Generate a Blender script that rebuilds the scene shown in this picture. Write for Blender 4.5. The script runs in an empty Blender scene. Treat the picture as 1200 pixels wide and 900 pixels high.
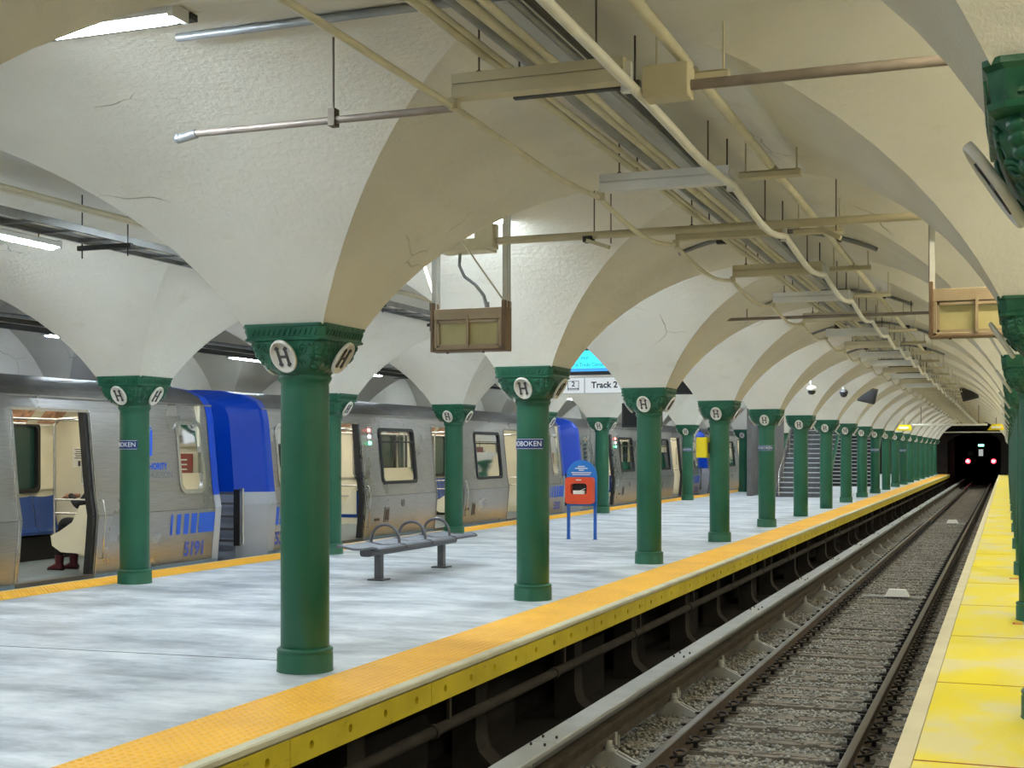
import bpy, bmesh, math, random
from mathutils import Vector, Matrix
import numpy as np

random.seed(7)
PI = math.pi
SC = bpy.context.scene
COL = SC.collection

# ------------------------------------------------------------------ camera
F_PX = 1555.0
YAW = math.atan(580.0 / F_PX)
cam = bpy.data.cameras.new('camera')
cam.sensor_width = 36.0
cam.lens = 36.0 * F_PX / 1200.0
cam.shift_y = (530.0 - 450.0) / 1200.0
cam.clip_start = 0.05
cam.clip_end = 400
camo = bpy.data.objects.new('camera', cam)
COL.objects.link(camo)
camo.location = (0, 0, 1.6)
camo.rotation_euler = (PI / 2, 0, YAW)
SC.camera = camo

# ------------------------------------------------------------------ world and exposure
world = bpy.data.worlds.new('world')
SC.world = world
world.use_nodes = True
world.node_tree.nodes['Background'].inputs[0].default_value = (0.8, 0.85, 0.9, 1)
world.node_tree.nodes['Background'].inputs[1].default_value = 0.02
SC.view_settings.view_transform = 'Standard'
SC.view_settings.look = 'None'
SC.view_settings.gamma = 1.0
SC.view_settings.use_curve_mapping = False
SC.view_settings.exposure = 0.56
COOL = (0.80, 0.93, 1.03)
WARM = (1.0, 0.92, 0.66)
LAMP_ARCH = 155.0      # bars under the arches of the two platform rows
LAMP_MID = 68.0       # LED row over the middle of the platform
LAMP_RIGHT = 136.0     # warmer bars over the right hand platform
LAMP_CAR = 1.1

# ------------------------------------------------------------------ layout
ROWS = (0.285, -4.83, -10.0)
WALL_L, WALL_R = -15.1, 5.33
BAYS = ((0.285, 5.33), (-4.83, 0.285), (-10.0, -4.83), (-15.1, -10.0))
Y0, DY, NCOL = 8.6, 5.0, 19
PX, PYH = 5.08 / 2, 2.5
SPRING, RISE, PAD = 2.5, 1.37, 0.32
EDGE, EDGE_B, EDGE_R = -3.86, -10.86, -0.56
Y_BACK, Y_END = -8.9, 101.1
RAIL_L, RAIL_R, RAIL_Z = -2.74, -1.235, -0.91
TIE_Z = RAIL_Z - 0.165
ORD = ['first', 'second', 'third', 'fourth', 'fifth', 'sixth', 'seventh', 'eighth', 'ninth', 'tenth', 'eleventh',
       'twelfth', 'thirteenth', 'fourteenth', 'fifteenth', 'sixteenth', 'seventeenth', 'eighteenth', 'nineteenth',
       'twentieth'] + ['twenty-' + q for q in ('first', 'second', 'third', 'fourth', 'fifth', 'sixth', 'seventh', 'eighth', 'ninth')] + ['thirtieth'] + ['thirty-' + q for q in ('first', 'second', 'third', 'fourth', 'fifth', 'sixth')]


def arc(s):
    """height of the vault at distance s (0 at the crown, 1 at the springing)"""
    a = 2.2
    R = (a * a + RISE * RISE) / (2 * RISE)
    s = min(abs(s), 1.0)
    return SPRING + math.sqrt(R * R - (s * a) ** 2) - (R - RISE)


def vault_z(x, y):
    by = (y - Y0) / (2 * PYH)
    xa, xb = [q for q in BAYS if q[0] <= x <= q[1]][0]
    PX = (xb - xa) / 2
    u = abs(x - (xa + xb) / 2)
    v = abs((by - math.floor(by)) - 0.5) * 2 * PYH
    return arc(min(min(u / (PX - PAD), 1), min(v / (PYH - PAD), 1)))


# ------------------------------------------------------------------ materials
MATS = {}


def srgb(r, g, b):
    def c(v):
        v /= 255.0
        return v / 12.92 if v <= 0.04045 else ((v + 0.055) / 1.055) ** 2.4
    return (c(r), c(g), c(b), 1.0)


class NT:
    def __init__(self, name):
        m = bpy.data.materials.new(name)
        m.use_nodes = True
        self.m = m
        self.t = m.node_tree
        self.b = self.t.nodes['Principled BSDF']
        self.co = None

    def n(self, typ, **kw):
        nd = self.t.nodes.new(typ)
        for k, v in kw.items():
            setattr(nd, k, v)
        return nd

    def l(self, a, b):
        self.t.links.new(a, b)

    def coords(self, scale=(1, 1, 1), world_space=True, rot=(0, 0, 0)):
        if world_space:
            g = self.n('ShaderNodeNewGeometry').outputs['Position']
        else:
            g = self.n('ShaderNodeTexCoord').outputs['Object']
        mp = self.n('ShaderNodeMapping')
        mp.inputs['Scale'].default_value = scale
        mp.inputs['Rotation'].default_value = rot
        self.l(g, mp.inputs['Vector'])
        return mp.outputs['Vector']

    def noise(self, vec, scale, detail=4, rough=0.55):
        nd = self.n('ShaderNodeTexNoise')
        nd.inputs['Scale'].default_value = scale
        nd.inputs['Detail'].default_value = detail
        nd.inputs['Roughness'].default_value = rough
        self.l(vec, nd.inputs['Vector'])
        return nd.outputs['Fac']

    def ramp(self, fac, stops):
        nd = self.n('ShaderNodeValToRGB')
        el = nd.color_ramp.elements
        while len(el) < len(stops):
            el.new(0.5)
        for e, (p, c) in zip(el, stops):
            e.position = p
            e.color = c if len(c) == 4 else (*c, 1)
        self.l(fac, nd.inputs['Fac'])
        return nd.outputs['Color']

    def mix(self, fac, a, b, mode='MIX'):
        nd = self.n('ShaderNodeMix', data_type='RGBA', blend_type=mode)
        for i, v in ((0, fac), (6, a), (7, b)):
            if hasattr(v, 'is_output'):
                self.l(v, nd.inputs[i])
            else:
                nd.inputs[i].default_value = v
        return nd.outputs[2]

    def bump(self, h, strength=0.3, dist=0.01, prev=None):
        nd = self.n('ShaderNodeBump')
        nd.inputs['Strength'].default_value = strength
        nd.inputs['Distance'].default_value = dist
        self.l(h, nd.inputs['Height'])
        if prev is not None:
            self.l(prev, nd.inputs['Normal'])
        return nd.outputs['Normal']

    def done(self, color=None, rough=0.6, metal=0.0, normal=None, spec=None):
        if color is not None:
            if hasattr(color, 'is_output'):
                self.l(color, self.b.inputs['Base Color'])
            else:
                self.b.inputs['Base Color'].default_value = color
        if hasattr(rough, 'is_output'):
            self.l(rough, self.b.inputs['Roughness'])
        else:
            self.b.inputs['Roughness'].default_value = rough
        self.b.inputs['Metallic'].default_value = metal
        if spec is not None:
            self.b.inputs['Specular IOR Level'].default_value = spec
        if normal is not None:
            self.l(normal, self.b.inputs['Normal'])
        MATS[self.m.name] = self.m
        return self.m


def W(c, k):
    return tuple(min(1, v * k) for v in c[:3]) + (1,)


def simple(name, color, rough=0.55, metal=0.0, var=0.12, scale=6.0, bump=0.0, bscale=60.0, ws=False, spec=None):
    t = NT(name)
    v = t.coords(world_space=ws)
    col = t.ramp(t.noise(v, scale), [(0.3, W(color, 1 - var)), (0.7, W(color, 1 + var))])
    nrm = t.bump(t.noise(v, bscale, 3), bump, 0.004) if bump else None
    return t.done(col, rough, metal, nrm, spec)


def emit(name, color, strength, base=(0.8, 0.8, 0.8, 1)):
    t = NT(name)
    t.b.inputs['Emission Color'].default_value = (*color[:3], 1)
    t.b.inputs['Emission Strength'].default_value = strength
    return t.done(base, 0.4)


def make_materials():
    # painted plaster of the vaults: cream paint, trowel relief, hairline cracks with flaking
    t = NT('plaster')
    v = t.coords()
    big = t.noise(v, 0.7, 5)
    col = t.ramp(big, [(0.3, (0.66, 0.625, 0.54)), (0.55, (0.74, 0.71, 0.625)), (0.75, (0.77, 0.74, 0.66))])
    st = t.noise(t.coords((1, 1, 2.5)), 2.2, 6, 0.65)
    col = t.mix(t.ramp(st, [(0.60, (0, 0, 0)), (0.78, (0.5, 0.5, 0.5))]), col, (0.58, 0.52, 0.40, 1))
    warp = t.n('ShaderNodeVectorMath', operation='ADD')
    nz = t.n('ShaderNodeTexNoise')
    nz.inputs['Scale'].default_value = 1.1
    nz.inputs['Detail'].default_value = 3
    t.l(v, nz.inputs['Vector'])
    t.l(v, warp.inputs[0])
    wsc = t.n('ShaderNodeVectorMath', operation='SCALE')
    wsc.inputs['Scale'].default_value = 0.55
    t.l(nz.outputs['Color'], wsc.inputs[0])
    t.l(wsc.outputs[0], warp.inputs[1])
    vo = t.n('ShaderNodeTexVoronoi', feature='DISTANCE_TO_EDGE')
    vo.inputs['Scale'].default_value = 0.9
    t.l(warp.outputs[0], vo.inputs['Vector'])
    crack = t.ramp(vo.outputs['Distance'], [(0.0, (1, 1, 1)), (0.006, (0, 0, 0))])
    msk = t.ramp(t.noise(v, 0.8, 2), [(0.60, (0, 0, 0)), (0.68, (1, 1, 1))])
    ck = t.mix(1.0, crack, msk, 'MULTIPLY')
    col = t.mix(ck, col, (0.30, 0.26, 0.19, 1))
    n1 = t.bump(t.noise(v, 22, 6, 0.65), 0.55, 0.016)
    n2 = t.bump(t.noise(t.coords((1, 1, 5)), 4.0, 3), 0.25, 0.02, n1)
    n3 = t.bump(t.ramp(ck, [(0, (1, 1, 1)), (1, (0, 0, 0))]), 0.6, 0.01, n2)
    t.done(col, 0.75, 0, n3, 0.25)
    # smeared grey platform concrete
    t = NT('concrete')
    v = t.coords((0.8, 1.5, 1), rot=(0, 0, 0.12))
    a = t.noise(v, 1.0, 8, 0.70)
    b = t.noise(t.coords((1.0, 5.0, 1), rot=(0, 0, -0.1)), 0.8, 6, 0.68)
    col = t.ramp(a, [(0.34, srgb(128, 134, 142)), (0.45, srgb(166, 173, 181)), (0.54, srgb(200, 206, 212)), (0.66, srgb(232, 235, 238))])
    col = t.mix(t.ramp(b, [(0.42, (0, 0, 0)), (0.75, (0.55, 0.55, 0.55))]), col, srgb(222, 224, 226))
    col = t.mix(t.ramp(t.noise(t.coords(), 30, 3), [(0.62, (0, 0, 0)), (0.8, (0.22, 0.22, 0.22))]), col, srgb(105, 108, 112))
    rg = t.ramp(a, [(0.3, (0.36, 0.36, 0.36)), (0.8, (0.58, 0.58, 0.58))])
    t.done(col, rg, 0, t.bump(t.noise(t.coords(), 45, 4), 0.15, 0.004))
    simple('tactile', srgb(250, 186, 52), 0.5, 0, 0.10, 1.5, 0.1, 90, True)
    # painted edge beam, scuffed
    t = NT('edge_yellow')
    v = t.coords()
    col = t.ramp(t.noise(v, 2.5, 5), [(0.3, srgb(196, 176, 26)), (0.7, srgb(218, 198, 44))])
    sc = t.ramp(t.noise(t.coords((1, 1, 3)), 9, 6, 0.7), [(0.62, (0, 0, 0)), (0.72, (0.7, 0.7, 0.7))])
    col = t.mix(sc, col, srgb(120, 104, 30))
    t.done(col, 0.55, 0, t.bump(t.noise(v, 40), 0.2, 0.004))
    simple('edge_lip', srgb(204, 200, 176), 0.7, 0, 0.1, 3, 0.2, 40, True)
    # worn yellow boards of the right platform
    t = NT('yellow_board')
    v = t.coords((1.4, 0.8, 1))
    a = t.noise(v, 1.1, 6, 0.6)
    col = t.ramp(a, [(0.38, srgb(240, 222, 40)), (0.50, srgb(236, 221, 92)), (0.62, srgb(228, 218, 160))])
    col = t.mix(t.ramp(t.noise(t.coords((1, 3, 1)), 14, 4), [(0.6, (0, 0, 0)), (0.75, (0.3, 0.3, 0.3))]), col, srgb(190, 170, 90))
    t.done(col, 0.6, 0, t.bump(t.noise(t.coords(), 60), 0.15, 0.003))
    simple('cream_strip', srgb(214, 206, 178), 0.7, 0, 0.08, 2, 0.15, 40, True)
    simple('joint_red', srgb(150, 52, 36), 0.7)
    simple('mark_pink', srgb(205, 60, 90), 0.7)
    # green cast iron
    simple('green', srgb(32, 93, 69), 0.38, 0, 0.10, 3.0, 0.12, 30, True, 0.45)
    t = NT('green_cast')
    v = t.coords()
    vo = t.n('ShaderNodeTexVoronoi', feature='SMOOTH_F1')
    vo.inputs['Scale'].default_value = 26
    t.l(v, vo.inputs['Vector'])
    col = t.ramp(t.noise(v, 5), [(0.3, srgb(27, 82, 60)), (0.7, srgb(38, 102, 76))])
    t.done(col, 0.36, 0, t.bump(vo.outputs['Distance'], 0.5, 0.012), 0.45)
    simple('medallion', srgb(226, 222, 212), 0.45, 0, 0.05, 20)
    simple('letter', srgb(70, 68, 66), 0.5)
    simple('name_blue', srgb(24, 52, 112), 0.35, 0, 0.06)
    simple('white_paint', srgb(238, 238, 236), 0.5, 0, 0.03)
    # train
    t = NT('steel')
    v = t.coords((1, 1, 40), False)
    col = t.ramp(t.noise(v, 3, 3), [(0.3, (0.35, 0.34, 0.33, 1)), (0.7, (0.46, 0.45, 0.44, 1))])
    rg = t.ramp(t.noise(t.coords((1, 1, 1), False), 1.4, 4), [(0.3, (0.24, 0.24, 0.24)), (0.7, (0.40, 0.40, 0.40))])
    t.done(col, rg, 0.9, t.bump(t.noise(t.coords((0.3, 0.3, 1), False), 2.0, 2), 0.03, 0.02))
    simple('steel_dark', (0.20, 0.195, 0.19, 1), 0.42, 0.8, 0.15, 3)
    simple('steel_bright', (0.66, 0.65, 0.63, 1), 0.25, 0.95, 0.06, 8)
    simple('silver_paint', srgb(176, 182, 192), 0.4, 0.2, 0.05, 3)
    simple('car_blue', srgb(0, 66, 190), 0.32, 0, 0.05, 2)
    simple('decal_blue', srgb(32, 92, 214), 0.45, 0, 0.05, 8)
    simple('decal_number', srgb(70, 92, 190), 0.45, 0, 0.05, 8)
    simple('decal_grey', srgb(122, 128, 140), 0.45, 0, 0.05, 8)
    simple('rubber', (0.012, 0.012, 0.013, 1), 0.6)
    simple('beige', srgb(226, 220, 196), 0.45, 0, 0.04, 3)
    simple('seat_blue', srgb(20, 62, 132), 0.32, 0, 0.06, 4)
    simple('car_floor', srgb(120, 134, 142), 0.55, 0, 0.1, 9)
    simple('dark', (0.012, 0.011, 0.011, 1), 0.7)
    simple('ad_panel', srgb(196, 150, 120), 0.5, 0, 0.5, 9)
    simple('red_sign', srgb(150, 44, 40), 0.45)
    simple('paper', srgb(236, 232, 220), 0.6)
    simple('dark_glass', srgb(38, 66, 62), 0.12, 0, 0.1, 2)
    t = NT('glass')
    tr = t.n('ShaderNodeBsdfTransparent')
    tr.inputs[0].default_value = (0.72, 0.76, 0.74, 1)
    gl = t.n('ShaderNodeBsdfGlossy')
    gl.inputs['Roughness'].default_value = 0.04
    fr = t.n('ShaderNodeFresnel')
    fr.inputs['IOR'].default_value = 1.6
    ms = t.n('ShaderNodeMixShader')
    t.l(fr.outputs[0], ms.inputs[0])
    t.l(tr.outputs[0], ms.inputs[1])
    t.l(gl.outputs[0], ms.inputs[2])
    t.l(ms.outputs[0], t.t.nodes['Material Output'].inputs['Surface'])
    MATS['glass'] = t.m
    emit('car_light', (1.0, 0.93, 0.76), LAMP_CAR * 4)
    emit('red_lamp', (1.0, 0.10, 0.07), 6)
    emit('green_lamp', (0.05, 1.0, 0.35), 6)
    emit('white_lamp', (1.0, 1.0, 1.0), 3)
    emit('amber', (1.0, 0.62, 0.06), 2.2)
    emit('tail_red', (1.0, 0.03, 0.05), 4)
    emit('tail_core', (1.0, 0.75, 0.72), 22)
    emit('tunnel_green', (0.25, 1.0, 0.7), 4)
    emit('tunnel_window', (0.8, 0.85, 0.8), 0.35)
    emit('screen_cyan', (0.05, 0.72, 0.90), 1.0, (0.02, 0.1, 0.12, 1))
    emit('screen_blue', (0.05, 0.32, 0.85), 0.9, (0.02, 0.05, 0.1, 1))
    emit('screen_text', (0.0, 0.22, 0.34), 0.5, (0.02, 0.05, 0.06, 1))
    emit('sign_white', (0.86, 0.93, 1.0), 0.22)
    simple('sign_ink', srgb(40, 46, 58), 0.5)
    emit('tube_cool', COOL, LAMP_ARCH)
    emit('tube_mid', COOL, LAMP_MID)
    emit('tube_warm', WARM, LAMP_RIGHT)
    # utilities
    simple('fixture', srgb(205, 204, 198), 0.5, 0, 0.06, 5)
    simple('duct_cream', srgb(196, 186, 156), 0.6, 0, 0.10, 4, 0.1, 40)
    simple('duct_white', srgb(216, 216, 212), 0.5, 0, 0.06, 4)
    simple('conduit_cream', srgb(206, 198, 172), 0.5, 0, 0.10, 5, 0.1, 50)
    simple('conduit_white', srgb(226, 222, 210), 0.45, 0, 0.08, 5)
    simple('conduit_zinc', srgb(150, 152, 152), 0.42, 0.6, 0.15, 6)
    simple('pipe_brown', srgb(142, 130, 120), 0.45, 0.25, 0.2, 6)
    simple('rod', srgb(104, 92, 78), 0.55, 0.3, 0.15, 9)
    simple('strut', srgb(66, 66, 62), 0.55, 0.4, 0.15, 9)
    simple('sign_case', srgb(168, 149, 122), 0.5, 0.15, 0.12, 5, 0.1, 40)
    simple('sign_case_dark', srgb(118, 94, 72), 0.5, 0.1, 0.15, 5)
    simple('sign_panel', srgb(182, 172, 124), 0.4, 0, 0.12, 5)
    simple('camera_black', srgb(44, 44, 46), 0.4)
    simple('yellow_box', srgb(238, 214, 20), 0.4, 0, 0.04, 5)
    simple('rack_blue', srgb(34, 122, 208), 0.4, 0, 0.05, 5)
    simple('rack_blue_dark', srgb(36, 92, 176), 0.4, 0, 0.05, 5)
    simple('rack_orange', srgb(228, 78, 36), 0.38, 0, 0.05, 5)
    simple('bench_steel', srgb(104, 104, 108), 0.38, 0.55, 0.12, 6, 0.1, 120)
    simple('bench_seat', srgb(120, 126, 138), 0.4, 0.35, 0.12, 14, 0.4, 160)
    simple('stair_dark', srgb(84, 85, 88), 0.6, 0, 0.25, 7)
    simple('stair_grey', srgb(190, 192, 196), 0.6, 0, 0.15, 5)
    simple('stair_wall', srgb(96, 94, 94), 0.6, 0, 0.2, 2)
    # track
    simple('soot_shade_wall', srgb(38, 34, 33), 0.85, 0, 0.3, 2.0, 0.4, 20, True, 0.2)  # sooty tone, deepened to stand for the shade under the platform
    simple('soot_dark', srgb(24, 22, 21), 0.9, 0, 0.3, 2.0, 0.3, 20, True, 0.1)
    simple('soot_shade_post', srgb(56, 52, 50), 0.85, 0, 0.25, 4.0, 0.3, 20, True, 0.2)  # posts and pipe below the edge, darkened for the shade there
    simple('rail_side', srgb(96, 82, 72), 0.7, 0.3, 0.25, 8, 0.2, 60, True)
    simple('rail_head', srgb(128, 122, 116), 0.30, 0.85, 0.15, 4, 0, 60, True)
    simple('contact_side', srgb(92, 82, 72), 0.6, 0.4, 0.3, 5, 0.2, 60, True)
    simple('cover_board', srgb(158, 161, 162), 0.55, 0, 0.10, 3, 0.1, 50, True)
    simple('bracket', srgb(168, 168, 164), 0.7, 0, 0.12, 9, 0.15, 50, True)
    simple('sleeper', srgb(126, 119, 110), 0.85, 0, 0.25, 5, 0.5, 24, True, 0.15)
    simple('clip', srgb(40, 37, 36), 0.55, 0.4, 0.2, 9)
    simple('plate_iron', srgb(62, 56, 52), 0.75, 0.2, 0.2, 12)
    t = NT('stone')
    v = t.coords()
    vo = t.n('ShaderNodeTexVoronoi')
    vo.inputs['Scale'].default_value = 24
    t.l(v, vo.inputs['Vector'])
    bw = t.n('ShaderNodeRGBToBW')
    t.l(vo.outputs['Color'], bw.inputs[0])
    col = t.ramp(bw.outputs[0], [(0.1, srgb(96, 94, 90)), (0.5, srgb(132, 130, 125)), (0.9, srgb(172, 170, 164))])
    t.done(col, 0.85, 0, t.bump(vo.outputs['Distance'], 1.0, 0.03), 0.2)
    simple('stone_loose', srgb(152, 150, 144), 0.85, 0, 0.4, 28, 0, 60, True, 0.2)
    # person
    simple('cloth_black', srgb(22, 22, 26), 0.85)
    simple('skin', srgb(168, 118, 92), 0.5)
    simple('hair', srgb(24, 18, 16), 0.6)
    simple('shoe_red', srgb(84, 22, 32), 0.4)


make_materials()


# ------------------------------------------------------------------ mesh builder
class MB:
    def __init__(self):
        self.v = []
        self.f = []
        self.s = []

    def add(self, vs, fs, smooth=False):
        o = len(self.v)
        self.v += [tuple(p) for p in vs]
        self.f += [tuple(i + o for i in q) for q in fs]
        self.s += [smooth] * len(fs)
        return self

    def box(self, x0, x1, y0, y1, z0, z1):
        vs = [(x, y, z) for z in (z0, z1) for y in (y0, y1) for x in (x0, x1)]
        return self.add(vs, [(0, 2, 3, 1), (4, 5, 7, 6), (0, 1, 5, 4), (2, 6, 7, 3), (0, 4, 6, 2), (1, 3, 7, 5)])

    def obox(self, c, h, M):
        c = Vector(c)
        vs = [c + M @ Vector((x * h[0], y * h[1], z * h[2])) for z in (-1, 1) for y in (-1, 1) for x in (-1, 1)]
        return self.add(vs, [(0, 2, 3, 1), (4, 5, 7, 6), (0, 1, 5, 4), (2, 6, 7, 3), (0, 4, 6, 2), (1, 3, 7, 5)])

    def bar(self, p0, p1, w, h):
        p0, p1 = Vector(p0), Vector(p1)
        d = (p1 - p0)
        z = d.normalized()
        up = Vector((0, 0, 1)) if abs(z.z) < 0.95 else Vector((0, 1, 0))
        x = z.cross(up).normalized()
        y = x.cross(z)
        M = Matrix((x, y, z)).transposed()
        return self.obox((p0 + p1) / 2, (w / 2, h / 2, d.length / 2), M)

    def ring_frame(self, p, d):
        d = d.normalized()
        up = Vector((0, 0, 1)) if abs(d.z) < 0.95 else Vector((0, 1, 0))
        x = d.cross(up).normalized()
        return x, x.cross(d)

    def tube(self, pts, r, n=8, caps=True, closed=False):
        pts = [Vector(p) for p in pts]
        vs = []
        m = len(pts)
        rs = r if isinstance(r, (list, tuple)) else [r] * m
        px = None
        for i, p in enumerate(pts):
            if closed:
                d = pts[(i + 1) % m] - pts[i - 1]
            else:
                d = pts[min(i + 1, m - 1)] - pts[max(i - 1, 0)]
            d.normalize()
            if px is None:
                x, y = self.ring_frame(p, d)
            else:
                x = (px - d * px.dot(d)).normalized()
                y = x.cross(d)
            px = x
            for k in range(n):
                a = 2 * PI * k / n
                vs.append(p + (x * math.cos(a) + y * math.sin(a)) * rs[i])
        fs = []
        for i in range(m if closed else m - 1):
            j = (i + 1) % m
            for k in range(n):
                k2 = (k + 1) % n
                fs.append((i * n + k, i * n + k2, j * n + k2, j * n + k))
        self.add(vs, fs, True)
        if caps and not closed:
            self.add(vs[:n], [tuple(range(n))])
            self.add(vs[-n:], [tuple(range(n - 1, -1, -1))])
        return self

    def cyl(self, p0, p1, r, n=12, r1=None):
        return self.tube([p0, p1], [r, r if r1 is None else r1], n)

    def lathe(self, prof, n=24, c=(0, 0, 0), smooth=True):
        vs = [(c[0] + r * math.cos(2 * PI * k / n), c[1] + r * math.sin(2 * PI * k / n), c[2] + z) for r, z in prof for k in range(n)]
        fs = [(i * n + k, i * n + (k + 1) % n, (i + 1) * n + (k + 1) % n, (i + 1) * n + k) for i in range(len(prof) - 1) for k in range(n)]
        return self.add(vs, fs, smooth)

    def prism(self, poly, axis, a, b):
        """poly in the two remaining axes (in x,y,z order), extruded along axis from a to b"""
        def P(u, v, w):
            return {0: (w, u, v), 1: (u, w, v), 2: (u, v, w)}[axis]
        n = len(poly)
        vs = [P(u, v, a) for u, v in poly] + [P(u, v, b) for u, v in poly]
        fs = [tuple(range(n)), tuple(range(2 * n - 1, n - 1, -1))] + [(i, (i + 1) % n, n + (i + 1) % n, n + i) for i in range(n)]
        return self.add(vs, fs)

    def mesh(self, name, mat, bevel=0.0, normals=True):
        me = bpy.data.meshes.new(name)
        me.from_pydata(self.v, [], self.f)
        me.polygons.foreach_set('use_smooth', self.s)
        if normals or bevel:
            bm = bmesh.new()
            bm.from_mesh(me)
            if bevel:
                bmesh.ops.bevel(bm, geom=[e for e in bm.edges], offset=bevel, segments=1, affect='EDGES', clamp_overlap=True)
            if normals:
                bmesh.ops.recalc_face_normals(bm, faces=bm.faces)
            bm.to_mesh(me)
            bm.free()
        if mat:
            me.materials.append(MATS[mat])
        me.update()
        return me

    def build(self, name, mat, parent=None, loc=(0, 0, 0), rot=(0, 0, 0), bevel=0.0, normals=True):
        return link(name, self.mesh(name, mat, bevel, normals), parent, loc, rot)


def link(name, me, parent=None, loc=(0, 0, 0), rot=(0, 0, 0), scale=None):
    o = bpy.data.objects.new(name, me)
    COL.objects.link(o)
    o.location = loc
    o.rotation_euler = rot
    if scale:
        o.scale = scale
    if parent is not None:
        o.parent = parent
    return o


def thing(name, label, cat, loc=(0, 0, 0), rotz=0, group=None):
    o = link(name, None, None, loc, (0, 0, rotz))
    o.empty_display_size = 0.1
    return tag(o, label, cat, group)


def tag(o, label, cat, group=None):
    o['label'] = label
    o['category'] = cat
    if group:
        o['group'] = group
    return o


def struct(o):
    o['kind'] = 'structure'
    return o


def part_label(o, s):
    o['label'] = s
    return o


def text_mesh(s, size, mat, extrude=0.002, sx=1.0, bold=0.0):
    cu = bpy.data.curves.new('text', 'FONT')
    cu.body = s
    cu.size = size
    cu.extrude = extrude
    cu.offset = bold
    cu.align_x = 'CENTER'
    cu.align_y = 'CENTER'
    cu.resolution_u = 3
    ob = bpy.data.objects.new('text', cu)
    COL.objects.link(ob)
    dg = bpy.context.evaluated_depsgraph_get()
    me = bpy.data.meshes.new_from_object(ob.evaluated_get(dg))
    bpy.data.objects.remove(ob)
    bpy.data.curves.remove(cu)
    for v in me.vertices:
        v.co.x *= sx
    me.materials.clear()
    me.materials.append(MATS[mat])
    return me


def rounded(w, h, r, n=5):
    """closed outline of a rounded rectangle centred on the origin"""
    out = []
    for cx, cy, a0 in ((w / 2 - r, h / 2 - r, 0), (-w / 2 + r, h / 2 - r, 90), (-w / 2 + r, -h / 2 + r, 180), (w / 2 - r, -h / 2 + r, 270)):
        for k in range(n + 1):
            a = math.radians(a0 + 90 * k / n)
            out.append((cx + r * math.cos(a), cy + r * math.sin(a)))
    return out


# ================================================================== the setting
def build_vaults():
    root = struct(link('ceiling', None))
    ts = [math.sin(PI / 2 * i / 14) for i in range(15)]
    seq = [-t for t in ts[:0:-1]] + ts
    for xa, xb in BAYS:
        me = vault_mesh((xb - xa) / 2, seq)
        for j in range(-4, NCOL - 1):
            link('vault_bay', me, root, ((xa + xb) / 2, Y0 + PYH + 2 * PYH * j, 0))
    # the last half bay before the end wall
    MBx = MB()
    MBx.box(WALL_L, WALL_R, Y0 + DY * (NCOL - 1) + 0.0, Y_END, 3.0, 3.05)
    MBx.build('end_slab', 'plaster', root)


def vault_mesh(PX, seq):
    mb = MB()
    a, b = PX - PAD, PYH - PAD
    for sg in (1, -1):
        vs, fs = [], []
        for t in seq:                                   # webs that spring from the sides (barrel running along x)
            z = arc(t)
            vs += [(sg * a * abs(t), b * t, z), (sg * PX, b * t, z)]
        for i in range(len(seq) - 1):
            fs.append((2 * i, 2 * i + 1, 2 * i + 3, 2 * i + 2))
        mb.add(vs, fs, True)
        vs, fs = [], []
        for t in seq:                                   # webs of the barrel running along y
            z = arc(t)
            vs += [(a * t, sg * b * abs(t), z), (a * t, sg * PYH, z)]
        for i in range(len(seq) - 1):
            fs.append((2 * i, 2 * i + 1, 2 * i + 3, 2 * i + 2))
        mb.add(vs, fs, True)
    for sx in (1, -1):
        for sy in (1, -1):
            mb.add([(sx * a, sy * b, SPRING), (sx * PX, sy * b, SPRING), (sx * PX, sy * PYH, SPRING), (sx * a, sy * PYH, SPRING)], [(0, 1, 2, 3)])
    me = mb.mesh('vault_bay', 'plaster', normals=False)
    bm = bmesh.new()
    bm.from_mesh(me)
    for fc in bm.faces:
        fc.normal_update()
        if fc.normal.z > 0:
            fc.normal_flip()
    bm.to_mesh(me)
    bm.free()
    return me


def wall(name, pts, mat):
    mb = MB()
    mb.box(*pts)
    return struct(mb.build(name, mat))


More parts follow.
